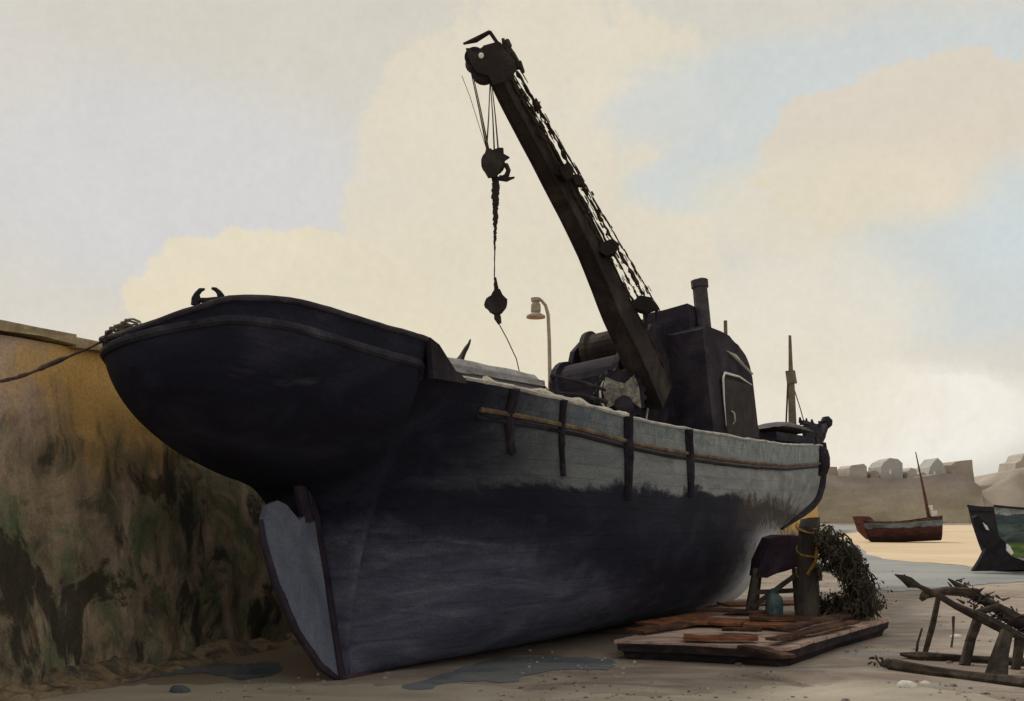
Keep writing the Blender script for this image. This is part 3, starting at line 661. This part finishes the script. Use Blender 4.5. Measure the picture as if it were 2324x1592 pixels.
# mooring rope from the stern to the quay
def rope(pts, r, n=24):
    pts = [Vector(p) for p in pts]; out = []
    for i in range(n+1):
        u = i/n*(len(pts)-1); out.append(Vector([pch(u, [(j, p[c]) for j, p in enumerate(pts)]) for c in range(3)]))
    return out
b = MB(); pts = rope([at(312, 735, 12.4), at(284, 742, 12.6), at(250, 770, 12.9), at(200, 790, 12.9), at(108, 830, 12.6), at(50, 852, 12.2), at(-10, 868, 11.9), at(-120, 880, 11.4)], .03, 40)
b.tube(pts, [.007+.015*min(1, i/28)+.009*noise.noise(Vector((i*.4, 0, 0))) + (.014 if 20 < i < 25 else 0) for i in range(41)], 7)
tag(b.build('mooring_rope', wc('tarred_rope', [(.05, .035, .03), (.12, .085, .065)], 7.), wob=.015, wsc=4), 'dark mooring rope sagging from the ship stern along the quay', 'rope')
b = MB(); rnd = random.Random(11)
for i in range(16):
    f = rnd.random(); c = at(255+55*f, 762-30*f, 12.6)
    b.tube([c+Vector((.09*math.cos(a), .05*math.sin(2*a), .05*math.sin(a)))*(1+.3*rnd.random()) for a in [j*math.pi/4 for j in range(6)]], .012, 5)
tag(b.build('rope_coil', wc('frayed_rope', [(.16, .13, .09), (.3, .26, .18)], 5.)), 'tangled brown rope coil on the far side of the stern rail', 'rope')

# ------------------------------------------------------------------ lamp post on the quay
LD = 32.0; lamp = empty('street_lamp', 'tall thin street lamp with a hooked arm on the quay behind the ship', 'street lamp', Matrix.Translation((at(1250, 900, LD).x, LD, 4.8)))
LMI = lamp.matrix_world.inverted(); z48 = HY-(4.8-CAMH)*F/LD
b = MB().tube([at(x, y, LD) for x, y in ((1249, z48), (1249, 930), (1248, 860), (1246, 770), (1244, 715), (1238, 694), (1228, 682), (1216, 677))], [.10, .09, .065, .06, .055, .05, .045, .04], 10)
b.build('pole', LAMPM, lamp, inv=LMI, wob=.015)
lt = at(1216, 677, LD)
MB().lathe([(.03, .03), (.16, .0), (.15, -.1), (.10, -.12), (.15, -.2), (.16, -.4), (.13, -.46), (.30, -.56), (.30, -.62), (.10, -.63)], lt, n=14).build('lamp_head', LAMPM, lamp, inv=LMI)

# ------------------------------------------------------------------ raft
DEPTH = .30
RA, RB, RC, RD = gp(1392, 1497), gp(1785, 1518), gp(2022, 1440), Vector((4.75, 20.9, 0))
raft = empty('wooden_raft', 'low wooden raft with a pinkish deck and dark sides beside the hull', 'raft', Matrix.Translation((4.4, 17.6, 0)))
RI = raft.matrix_world.inverted()
def outl(ins, z):
    c = (RA+RB+RC+RD)/4; pts = [RA.lerp(RD, .08), RA.lerp(RB, .03), RA.lerp(RB, .5), RA.lerp(RB, .97), RB.lerp(RC, .04), RB.lerp(RC, .5), RB.lerp(RC, .96), RC.lerp(RD, .05), RC.lerp(RD, .5), RD, RD.lerp(RA, .5)]
    return [p+(c-p).normalized()*ins+Vector((0, 0, z)) for p in pts]
def loft(levels):
    rows = [outl(i, z) for i, z in levels]; b = MB().grid(rows, close=True); n = len(rows[0])
    b.add(rows[0], [tuple(range(n))]); b.add(rows[-1], [tuple(range(n))]); return b
RSIDE = wc('raft_side_timber', [(.010, .010, .016), (.025, .02, .025), (.06, .04, .036)], 2.2, (1, 1, 3))  # shade on the raft sides is put into this dark timber colour
RTOP = wc('raft_deck_boards', [(.22, .14, .105), (.38, .26, .215), (.45, .33, .28), (.5, .41, .34)], 1.4, (.7, 1.6, 1))
loft([(.16, -.02), (.10, .10), (.05, .13), (.0, .14), (-.03, DEPTH-.04)]).build('float', RSIDE, raft, inv=RI, wob=.03, wsc=2., sub=1)
dkb = MB(); AB = (RB-RA); AD = (RD-RA)
for k in range(9):
    f0, f1 = k/9+.006, (k+1)/9-.006
    P = lambda u, f: (RA.lerp(RB, u)).lerp(RD.lerp(RC, u), f)
    e = .008*((k*7) % 3)
    a, b1, c, d = P(.0, f0), P(1, f0), P(1, f1), P(.0, f1); zt = DEPTH+e
    m_ = 14; top = [[a.lerp(b1, i/m_), d.lerp(c, i/m_)] for i in range(m_+1)]
    vs = []; fs = []
    for (p, q_) in top: vs += [p+Vector((0, 0, DEPTH-.05)), q_+Vector((0, 0, DEPTH-.05)), q_+Vector((0, 0, zt)), p+Vector((0, 0, zt))]
    for i in range(m_):
        for j in range(4): fs.append((4*i+j, 4*i+(j+1) % 4, 4*i+4+(j+1) % 4, 4*i+4+j))
    fs += [(0, 1, 2, 3), (4*m_, 4*m_+1, 4*m_+2, 4*m_+3)]
    dkb.add(vs, fs)
dkb.build('deck_board', RTOP, raft, inv=RI, wob=.02, wsc=3)
# rusty planks thrown on the raft
RP1 = wc('rust_orange_plank', [(.08, .028, .018), (.18, .068, .032), (.27, .12, .06)], 2.5)
RP2 = wc('rust_dark_plank', [(.03, .018, .016), (.08, .04, .025), (.16, .085, .05)], 2.5)
RT = DEPTH+.03
for i, (x0, y0, x1, y1, w, m, z, lab) in enumerate((
        (1440, 1438, 1610, 1414, .42, RP2, 0, 'dark brown plank lying at the left end of the raft'),
        (1520, 1412, 1690, 1420, 1.1, RP1, .004, 'widest orange rusted plate lying left of the raft middle'),
        (1590, 1388, 1752, 1396, .55, RP2, .0, 'dark rusty plank lying across the raft behind the orange plate'),
        (1640, 1380, 1910, 1376, .75, RP1, .03, 'long orange plank running behind the mooring post'),
        (1550, 1452, 1720, 1456, .34, RP1, .0, 'reddish board near the front edge of the raft'),
        (1640, 1437, 1730, 1440, .22, RP2, .02, 'short dark board between the orange plate and the reddish board'),
        (1690, 1474, 1790, 1498, .26, RP2, .0, 'dark board beside the near corner of the raft'),
        (1470, 1424, 1590, 1404, .5, RP1, .012, 'reddish plate tilted near the raft left end'),
        (1700, 1408, 1860, 1412, .6, RP2, .008, 'broad dark board right of the orange plate'),
        (1690, 1424, 1800, 1428, .5, RP1, .012, 'short rust-red plate in the raft middle'),
        (1750, 1462, 1940, 1420, .22, RP2, .02, 'long dark plank along the right edge of the raft'),
        (1780, 1442, 1960, 1398, .3, RP2, .06, 'upper dark plank stacked by the right edge of the raft'))):
    a, c = gp(x0, y0, RT), gp(x1, y1, RT); up = Vector((0, 0, 1))
    o = MB().beam(a+up*(.04+z), c+up*(.05+z), w, .04, w*.8, .04, n=10).build('plank', m, wob=.02, wsc=2.5, sub=1)
    tag(o, lab, 'plank', 'planks thrown on the raft')
# mooring post with yellow rope
pb = gp(1832, 1402, RT); pd = pb.y
post = MB().tube([pb, at(1834, 1340, pd), at(1832, 1270, pd), at(1838, 1195, pd), at(1838, 1176, pd)], [.23, .19, .19, .20, .17], 12).build('mooring_post', wc('wet_post_timber', [(.028, .024, .024), (.06, .05, .045), (.10, .09, .065)], 2., (1, 1, .3)), wob=.04, wsc=3)
tag(post, 'thick dark timber mooring post standing on the raft', 'post')
b = MB()
def spiral(y0, y1, r, turns, ph):
    out = []
    for i in range(int(24*turns)+1):
        f = i/(24*turns); a = ph+2*math.pi*turns*f; c = at(1835, y0+(y1-y0)*f, pd); out.append(c+Vector((r*math.cos(a), r*math.sin(a), .06*math.sin(a+1))))
    return out
b.tube(spiral(1186, 1305, .215, 2.2, 2.5), [.012+.014*abs(math.sin(i*.37)) for i in range(int(24*2.2)+1)], 5)
b.tube([at(1850, 1200, pd-.22), at(1856, 1240, pd-.25), at(1850, 1275, pd-.25), at(1832, 1305, pd-.25)], .035, 6)
tag(b.build('yellow_rope', ROPEY, wob=.02, wsc=6), 'yellow rope wound round the mooring post on the raft', 'rope')
# purple winch on green legs
wn = empty('winch', 'dark purple winch box on a braced timber frame left of the mooring post', 'winch', Matrix.Translation(gp(1755, 1392, RT)))
WI = wn.matrix_world.inverted(); wd_ = gp(1755, 1392, RT).y
b = MB().add(*plate([(1708, 1308), (1716, 1270), (1738, 1222), (1760, 1214), (1812, 1216), (1820, 1240), (1818, 1280), (1790, 1288), (1752, 1300), (1730, 1310)], wd_+.15, .7))
b.build('housing', wc('purple_iron', [(.018, .012, .020), (.034, .021, .034), (.06, .042, .056)], 2.), wn, inv=WI, wob=.025, wsc=2.5, sub=1)
LEG = wc('frame_timber', [(.03, .026, .024), (.07, .058, .048), (.12, .10, .075)], 4.)
for x0, x1, dy in ((1716, 1700, -.1), (1812, 1822, -.1), (1722, 1712, .55), (1806, 1812, .55)):
    MB().beam(at(x0, 1290, wd_+dy), Vector((at(x1, 1390, wd_+dy).x, wd_+dy, RT)), .12, .12, .13, .13).build('leg', LEG, wn, inv=WI, wob=.015, wsc=6)
for (xa, ya, xb, yb), dy in (((1708, 1345, 1818, 1340), -.12), ((1706, 1380, 1812, 1300), -.16)):
    MB().beam(at(xa, ya, wd_+dy), at(xb, yb, wd_+dy), .06, .09).build('brace', LEG, wn, inv=WI, wob=.015, wsc=6)
cp = gp(1757, 1397, RT)
can = MB().lathe([(.13, 0), (.165, .03), (.17, .22), (.15, .34), (.07, .43), (.06, .50), (.04, .51)], cp, n=16)
tag(can.build('can', wc('teal_can_paint', [(.03, .07, .075), (.06, .11, .115), (.14, .16, .15)], 4.), wob=.015, wsc=6), 'small teal can standing on the raft beneath the winch frame', 'can')
# heap of brushwood / old net draped from the post
HEAPM = wc('net_weed', [(.024, .021, .019), (.052, .045, .036), (.105, .092, .066)], 2.)
b = MB(); rnd = random.Random(21); hdp = pd-.1
def heap_pt(a, rr):
    # arch from the post over to the right, coming down to the raft
    cx, cy = 1866, 1392; rx, ry = 120*rr, 195*rr
    return at(cx+rx*math.cos(a), cy-ry*math.sin(a)*.98, hdp+rnd.uniform(-.45, .5))
cnt = 0
while cnt < 7000:
    a = rnd.uniform(-.03, 1.75); rr = rnd.uniform(.4, 1.05)
    if .4 < a < 1.6 and rr < .5: continue
    dens = .45+.55*(.66 < rr < .95)
    if rr > .95: dens *= .35
    p = heap_pt(a, rr)
    if noise.noise(p*2.6) < -.12 or rnd.random() > dens: continue
    s_ = rnd.uniform(.014, .042); n1 = Vector((rnd.gauss(0, 1), rnd.gauss(0, 1), rnd.gauss(0, .5))).normalized(); n2 = n1.orthogonal().normalized(); n3 = n1.cross(n2)
    b.add([p-n2*s_, p+n3*s_*.6, p+n2*s_*1.3, p-n3*s_*.6], [(0, 1, 2, 3)]); cnt += 1
cnt = 0
while cnt < 2600:
    f = rnd.random(); c = gp(1850+135*f, 1396-18*f, RT); p = c+Vector((rnd.gauss(0, .16), rnd.gauss(0, .2), abs(rnd.gauss(0, .13+.12*f))))
    s_ = rnd.uniform(.014, .045); n1 = Vector((rnd.gauss(0, 1), rnd.gauss(0, 1), rnd.gauss(0, .5))).normalized(); n2 = n1.orthogonal().normalized(); n3 = n1.cross(n2)
    b.add([p-n2*s_, p+n3*s_*.6, p+n2*s_*1.3, p-n3*s_*.6], [(0, 1, 2, 3)]); cnt += 1
for i in range(520):
    a = rnd.uniform(.0, 1.6); p = heap_pt(a, rnd.uniform(.6, 1.03)); L = rnd.uniform(.1, .5)*(1.2-.5*a)
    q_ = p+Vector((rnd.uniform(-.12, .16), rnd.uniform(-.1, .1), -L))
    if q_.z < RT: q_.z = RT+.01
    if p.z > RT+.1: b.tube([p, (p+q_)/2+Vector((rnd.uniform(-.06, .06), 0, 0)), q_], [rnd.uniform(.008, .024), .014, .005], 4)
for i in range(120):
    x0 = rnd.uniform(1770, 1990); a = gp(x0, rnd.uniform(1378, 1402), RT+.03)
    if x0 > 1880 or i < 14: b.tube([a, a+Vector((rnd.uniform(-.3, .25), rnd.uniform(-.3, .3), rnd.uniform(.0, .28)))], [rnd.uniform(.015, .04), .008], 4)
tag(b.build('brushwood_heap', HEAPM), 'dark greenish heap of brush and weed arching right of the mooring post', 'brushwood')

# ------------------------------------------------------------------ broken trestle at lower right
TW = wc('charred_timber', [(.022, .018, .016), (.05, .04, .034), (.10, .08, .06)], 3.)
tr = empty('wooden_trestle', 'broken dark wooden trestle frame on the sand at lower right', 'trestle', Matrix.Translation(gp(2180, 1530)))
TI = tr.matrix_world.inverted()
TD = 14.9
def tp(x, y, dd=0.): return at(x, y, TD+dd)
def log(name, pts, rs, wob=.03): return MB().tube(pts, rs, 7).build(name, TW, tr, inv=TI, wob=wob, wsc=6)
g0 = lambda x, y: gp(x, y)+Vector((0, 0, .05))
log('base_beam', [g0(2008, 1512), g0(2030, 1520), g0(2110, 1532), g0(2200, 1543), g0(2300, 1556), g0(2420, 1572)], [.05, .11, .08, .07, .10, .09])
log('base_beam', [g0(2045, 1494), g0(2085, 1498), g0(2180, 1502), g0(2330, 1512)], [.03, .085, .05, .06])
def leg(x0, y0, x1, y1, r0, r1, dd0=0):
    e = gp(x1, y1); s_ = at(x0, y0, e.y+dd0); m = s_.lerp(e, .5)+Vector((random.uniform(-.03, .03), 0, 0))
    return log('leg', [s_, m, e], [r0, (r0+r1)/2, r1])
leg(2134, 1348, 2098, 1490, .045, .035, .1); leg(2092, 1425, 2076, 1494, .02, .03, .1)
leg(2226, 1390, 2190, 1510, .075, .075, .1); leg(2285, 1432, 2262, 1536, .09, .15, .1); leg(2315, 1440, 2306, 1520, .075, .06, .1)
leg(2166, 1400, 2160, 1470, .02, .015, .3)
log('top_rail', [tp(2030, 1302), tp(2048, 1312), tp(2066, 1322), tp(2086, 1332), tp(2130, 1353), tp(2172, 1375), tp(2226, 1402), tp(2270, 1424), tp(2330, 1452), tp(2420, 1500)], [.008, .05, .085, .04, .05, .05, .075, .07, .06, .06])
log('top_rail', [tp(2152, 1314, .5), tp(2178, 1332, .5), tp(2212, 1352, .5), tp(2250, 1373, .5), tp(2290, 1397, .45), tp(2330, 1420, .4), tp(2420, 1474, .4)], [.01, .06, .09, .08, .11, .12, .08])
log('cross_piece', [tp(2050, 1304), tp(2058, 1316), tp(2066, 1330)], [.012, .04, .05])
log('cross_piece', [tp(2094, 1358), tp(2100, 1348, .05), tp(2150, 1340, .3), tp(2218, 1346, .5)], [.05, .06, .06, .07])
log('cross_piece', [tp(2172, 1372), tp(2210, 1392, .1), tp(2268, 1376, .3)], [.04, .06, .05])
b = MB(); rnd = random.Random(5)
for i in range(150):
    f = rnd.random(); p = tp(2180+170*f, 1340+100*f, .45)+Vector((rnd.uniform(-.2, .2), rnd.uniform(-.15, .15), rnd.uniform(-.14, .18)))
    b.tube([p, p+Vector((rnd.uniform(-.16, .2), rnd.uniform(-.06, .06), rnd.uniform(-.12, .08)))], [rnd.uniform(.01, .028), .006], 4)
for i in range(24):
    p = g0(2010+rnd.uniform(-40, 10), 1512+rnd.uniform(-10, 14)); b.tube([p, p+Vector((rnd.uniform(-.08, .08), rnd.uniform(-.08, .08), rnd.uniform(0, .06)))], .015, 4)
tag(b.build('brush', TW, tr, inv=TI), kind='stuff')
# pale stones and pebbles
def stone(px, py, w, h, m, lab, dsc=.7):
    c = gp(px, py); rows = []
    for i in range(7):
        th = math.pi*i/6; rows.append([c+Vector((w*math.sin(th)*math.cos(a)*(1+.15*math.cos(3*a+px)), w*dsc*math.sin(th)*math.sin(a), max(-.02, h*math.cos(th)))) for a in [2*math.pi*k/12 for k in range(12)]])
    tag(MB().grid(rows, close=True).build('stone', m, wob=.02, wsc=6, smooth=True), lab, 'stone')
STW = wc('pale_stone', [(.55, .52, .46), (.75, .72, .66)], 4.); STD = wc('blue_grey_stone', [(.05, .06, .075), (.12, .13, .15)], 3.)
stone(2056, 1560, .14, .09, STW, 'larger white stone in front of the trestle'); stone(2100, 1553, .07, .035, STW, 'small flat white stone close to the trestle beam')
stone(2168, 1446, .11, .05, STW, 'white stone seen between the trestle legs')
stone(407, 1572, .14, .10, STD, 'dark blue-grey stone on the wet sand at lower left')

b = MB(); rnd = random.Random(77)
for i in range(1500):
    px = rnd.uniform(-60, 2400); py = 1300+300*rnd.random()**.7
    c = gp(px, py)
    if noise.noise(Vector((c.x*.5, c.y*.5, 3))) < -.05+.3*rnd.random(): continue
    dq = (c-Q0).dot(QN)
    if dq < .2: continue
    rr = rnd.uniform(.014, .042)*(1.6 if rnd.random() < .06 else 1); a0 = rnd.uniform(0, 6.3)
    ring = [Vector((rr*math.cos(a0+k*1.2566)*rnd.uniform(.8, 1.3), rr*math.sin(a0+k*1.2566)*rnd.uniform(.6, 1.), 0)) for k in range(5)]
    b.add([c+v+Vector((0, 0, -.004)) for v in ring]+[c+v*.6+Vector((0, 0, rr*.55)) for v in ring], [(0, 1, 6, 5), (1, 2, 7, 6), (2, 3, 8, 7), (3, 4, 9, 8), (4, 0, 5, 9), (5, 6, 7, 8, 9)])
tag(b.build('shingle', wc('shingle_stone', [(.05, .045, .045), (.16, .13, .11), (.30, .27, .23), (.5, .46, .4)], 9., dist=.2)), 'small pebbles and grit scattered over the harbour sand', 'shingle', kind='stuff')

# ------------------------------------------------------------------ far boats
def boat_rows(L, Bm, D, sheer, bowr, sternw, n=22):
    rows = []
    for i in range(n+1):
        u = i/n; x = L*(u-.5)
        bw = Bm/2*(sternw+(1-sternw)*math.sin(math.pi*min(1, u*1.25)/2)) if u < .8 else Bm/2*max(.02, 1-((u-.8)/.2)**1.8)
        zt = D+sheer*(2*u-1)**2; zb = .0 if u < .85 else D*.75*((u-.85)/.15)**1.6
        row = []
        for k in range(11):
            v = k/10; row.append(Vector((x, bw*math.sin(v*math.pi/2)**.75, zb+(zt-zb)*(1-math.cos(v*math.pi/2))**.8)))
        row = [Vector((p.x, p.y, p.z)) for p in reversed(row)]+[Vector((p.x, -p.y, p.z)) for p in row[1:]]
        rows.append(row)
    return rows
def banded(name, bands):
    m, t = begin(name); tc = t.n('ShaderNodeTexCoord').outputs['Object']; sep = t.n('ShaderNodeSeparateXYZ'); t.l(tc, sep.inputs[0])
    n1 = t.noise(t.mapping(tc, (.7, .7, 2)), .16 if 'sea' in name else 2., 6., .6, .6)
    z = t.math('ADD', sep.outputs[2], t.math('MULTIPLY', t.math('SUBTRACT', n1, .5), .35)); col = t.mix(0., bands[0][1], bands[0][1])
    for zt, c in bands[1:]: col = t.mix(t.mapr(z, zt-(.8 if 'sea' in name else .03), zt+(.8 if 'sea' in name else .03)), col, c)
    v = t.mix(t.mapr(n1, .3, .7), (.55, .55, .55) if 'sea' not in name else (.85, .85, .85), (1.45, 1.45, 1.45) if 'sea' not in name else (1.15, 1.15, 1.15)); col = t.mix(1., col, v, 'MULTIPLY')
    finish(t, col, .7, .25 if 'sea' not in name else .1, .15 if 'sea' not in name else .07, 12. if 'sea' not in name else 1.6, .2, None, tc); return m
rb = gp(2045, 1231); MR = Matrix.Translation(rb) @ Matrix.Rotation(R(172), 4, 'Z') @ Matrix.Rotation(R(3), 4, 'Y')
red = empty('fishing_boat', 'small dark red fishing boat with a bare mast on the ochre sand', 'boat', MR)
rows = boat_rows(5.1, 1.9, 1.35, .28, 0, .75)
b = MB().grid(rows); b.add(rows[0], [tuple(range(len(rows[0])))])
b.build('hull', banded('red_boat_paint', [(0, (.032, .013, .014)), (.5, (.052, .017, .018)), (1.02, (.11, .135, .155)), (1.40, (.055, .022, .022))]), red, smooth=False)
MB().grid([[Vector((r[0].x, r[0].y*.95, r[0].z-.12)), Vector((r[-1].x, r[-1].y*.95, r[-1].z-.12))] for r in rows]).build('deck', RP2, red)
b = MB()
for sgn in (0, -1): b.tube([Vector((r[sgn].x, r[sgn].y, r[sgn].z+.02)) for r in rows], .05, 6)
b.build('gunwale', RP2, red, wob=.02)
inv = red.matrix_world.inverted()
d_ = rb.y
MB().tube([inv @ at(2112, 1196, d_), inv @ at(2100, 1130, d_), inv @ at(2078, 1026, d_)], [.13, .10, .03], 7).build('mast', wc('red_brown_spar', [(.08, .035, .03), (.14, .07, .05)], 4.), red)
b = MB().box(inv @ at(2118, 1166, d_), (.4, .5, .4)); b.box(inv @ at(2112, 1152, d_), (.2, .3, .3)); b.build('white_locker', WHITE, red, wob=.05)
MB().box((-2.45, 0, 1.4), (.25, 1.3, .5)).build('transom_board', RP2, red, wob=.04)
MB().prism([(2.2, .3), (2.75, .9), (3.05, 1.9), (2.0, 1.85), (1.3, 1.25), (1.9, .6)], (0, 0, 0), (1, 0, 0), (0, 0, 1), (0, 1, 0), .5).build('bow_plate', wc('faded_red', [(.08, .03, .028), (.15, .065, .055)], 3.), red, wob=.05, sub=1)

gd = 38.0; gx = at(2210, 1295, gd).x
MG = Matrix.Translation((gx+2.7, gd, 0)) @ Matrix.Rotation(R(4), 4, 'Z')
gb = empty('beached_boat', 'green and black beached boat cut off by the right edge', 'boat', MG); gi = gb.matrix_world.inverted()
rows = boat_rows(5.2, 2.6, 2.25, .15, 0, .7)
rows = [[Vector((p.x+(.62-.52*p.z/2.2)*(1-i/5) if i < 5 else p.x, p.y, p.z)) for p in r] for i, r in enumerate(rows)]
b = MB().grid(rows); b.build('hull', banded('green_boat_paint', [(0, (.018, .017, .022)), (.32, (.6, .6, .56)), (.55, (.17, .26, .09)), (1.05, (.10, .135, .13)), (1.75, (.06, .09, .095)), (2.12, (.30, .32, .31))]), gb)
MB().add(rows[0], [tuple(range(len(rows[0])))]).build('transom', wc('transom_black', [(.015, .013, .018), (.03, .028, .035)], 1.), gb)
MB().grid([[Vector((r[0].x, r[0].y*.95, r[0].z-.15)), Vector((r[-1].x, r[-1].y*.95, r[-1].z-.15))] for r in rows]).build('deck', DECKM, gb)
b = MB()
for sgn in (0, -1): b.tube([Vector((r[sgn].x, r[sgn].y*1.02, r[sgn].z+.03)) for r in rows], .04, 6)
b.build('gunwale', BLACK, gb)
b = MB(); fr_ = gd-1.25
b.add(*plate([(2204, 1176), (2216, 1170), (2240, 1190), (2262, 1216), (2282, 1232), (2294, 1246), (2288, 1252), (2282, 1250), (2292, 1262), (2330, 1276), (2330, 1292), (2270, 1296), (2206, 1297), (2222, 1272), (2236, 1244), (2222, 1224), (2210, 1196)], fr_, .22))
b.build('rudder', wc('black_rudder_paint', [(.012, .010, .013), (.028, .024, .03)], 2.), gb, inv=gi, wob=.03, wsc=2)
MB().add(*plate([(2284, 1234), (2292, 1240), (2300, 1256), (2294, 1260), (2284, 1250)], fr_-.14, .06)).build('white_mark', WHITE, gb, inv=gi)
MB().add(*plate([(2230, 1186), (2240, 1194), (2244, 1204), (2238, 1202)], fr_-.14, .06)).build('white_mark', WHITE, gb, inv=gi)

# ------------------------------------------------------------------ far shore, distance haze mixed into the pale stone colours
FD = 150.0
WALLM = wc('far_sea_wall_stone', [(.30, .255, .195), (.39, .335, .26), (.44, .385, .30)], .12, (1, 1, 1.6), grain=.06, gsc=2., bump=.1)
TOWN = wc('far_grey_stone', [(.33, .295, .265), (.42, .38, .34), (.47, .43, .39)], .2, grain=.06, gsc=2., bump=.1)
TOWNB = wc('far_blue_grey_stone', [(.34, .34, .33), (.42, .41, .39)], .2, grain=.06, gsc=2., bump=.1)
TOWNR = wc('far_brown_stone', [(.28, .23, .195), (.38, .33, .285)], .25, grain=.06, gsc=2., bump=.1)
sw = MB(); rows = []
x = 1700
while x <= 2235:
    ty = pch(x, [(1700, 1076), (1880, 1078), (1960, 1084), (2060, 1086), (2140, 1076), (2190, 1080), (2215, 1098), (2235, 1113)])
    p = at(x, ty, FD); r0 = []
    for k in range(9):
        z = p.z*(k/8); r0.append(Vector((p.x, FD-(1-k/8)*1.6+noise.noise(Vector((p.x*.3, z*.3, 0)))*.5, z)))
    r0 += [Vector((p.x, FD+4, p.z)), Vector((p.x, FD+4, 0))]
    rows.append(r0); x += 8
sw.grid(rows)
WALLM = banded('sea_wall_stone', [(0, (.37, .315, .235)), (2.6, (.36, .31, .25)), (4.6, (.33, .285, .25)), (6.0, (.295, .255, .235))])  # haze painted in: the stone blends to mauve-grey towards the top
tag(sw.build('sea_wall', WALLM, wob=.15, wsc=.3), 'long tan stone sea wall across the far side of the harbour', 'sea wall')
def house(name, outline, d, m, lab, cat, wins=(), th=5.):
    base = min(y for x, y in outline); ox = sum(x for x, y in outline)/len(outline)
    e = empty(name, lab, cat, Matrix.Translation((at(ox, 1150, d).x, d, 0)), 'old buildings along the far sea wall'); i_ = e.matrix_world.inverted()
    pix = list(outline); x0, x1 = pix[0][0], pix[-1][0]; zb = 1150+CAMH*F/d
    full = [(x0, zb)]+pix+[(x1, zb)]
    MB().add(*plate(full, d+th/2, th)).build('wall', m, e, inv=i_, wob=.25, wsc=.35)
    for (wx_, wy_, w, h) in wins:
        MB().add(*plate([(wx_-w/2, wy_-h/2), (wx_+w/2, wy_-h/2), (wx_+w/2, wy_+h/2), (wx_-w/2, wy_+h/2)], d-.1, .3)).build('window', WHITE, e, inv=i_)
    return e
H2 = FD+5
house('stone_house', [(1850, 1066), (1862, 1062), (1888, 1063), (1892, 1078)], H2, TOWNR, 'low flat stone building nearest the ship bow', 'building')
house('stone_house', [(1913, 1080), (1914, 1062), (1920, 1058), (1948, 1056), (1955, 1062), (1956, 1082)], H2, TOWN, 'flat-topped stone block, second from the ship bow', 'building')
house('gabled_house', [(1984, 1082), (1984, 1060), (1992, 1050), (2006, 1042), (2024, 1046), (2034, 1054), (2036, 1084)], H2, TOWNB, 'blue-grey gabled building with a small white window', 'building', [(2020, 1072, 4, 10)])
house('stone_hut', [(2045, 1085), (2046, 1072), (2053, 1064), (2064, 1067), (2069, 1085)], H2, TOWN, 'smallest round-topped hut on the sea wall', 'hut')
house('chapel', [(2090, 1084), (2094, 1062), (2104, 1050), (2112, 1042), (2122, 1052), (2132, 1068), (2136, 1084)], H2, TOWNB, 'pale chapel with a pointed roof behind the red boat mast', 'chapel', [(2120, 1074, 5, 6)])
house('stone_tower', [(2146, 1080), (2142, 1056), (2152, 1049), (2170, 1048), (2190, 1047), (2192, 1066), (2196, 1090)], H2, TOWNR, 'brown ruined tower at the right end of the sea wall', 'tower')
house('stone_hut', [(1962, 1084), (1963, 1072), (1974, 1070), (1982, 1074), (1983, 1084)], H2, TOWNR, 'low brown shed just left of the blue-grey gabled building', 'hut')
house('stone_hut', [(2070, 1086), (2072, 1078), (2080, 1074), (2090, 1078), (2091, 1086)], H2, TOWNB, 'tiny pale shed between the round hut and the chapel', 'hut')
# headland with a ruin at the right
rows = []
for i in range(40):
    px = 2185+i*8; ty = pch(px, [(2185, 1130), (2232, 1113), (2262, 1098), (2290, 1078), (2312, 1066), (2400, 1052), (2500, 1070)])
    p = at(px, ty, FD+2); row = []
    for k in range(9):
        row.append(Vector((p.x, FD+2-(1-k/8)*5, p.z*(k/8)**.8+.25*noise.noise(Vector((p.x*.4, k, 0)))*(k > 0))))
    row += [Vector((p.x, FD+18, p.z*.9)), Vector((p.x, FD+30, -.1))]
    rows.append(row)
tag(MB().grid(rows).build('headland', wc('headland_rock', [(.27, .225, .19), (.35, .30, .255), (.41, .36, .31)], .12, grain=.06, gsc=2., bump=.1), smooth=True), 'pale stony headland', kind='structure')
house('ruined_tower', [(2270, 1092), (2282, 1076), (2286, 1052), (2298, 1048), (2306, 1034), (2316, 1030), (2324, 1040), (2340, 1046), (2350, 1070)], FD+6, TOWN, 'pointed ruined tower on the headland at the right edge', 'tower')
S.view_settings.view_transform = 'Standard'; S.view_settings.look = 'None'; S.view_settings.exposure = 0; S.view_settings.gamma = 1
S.cycles.use_denoising = True
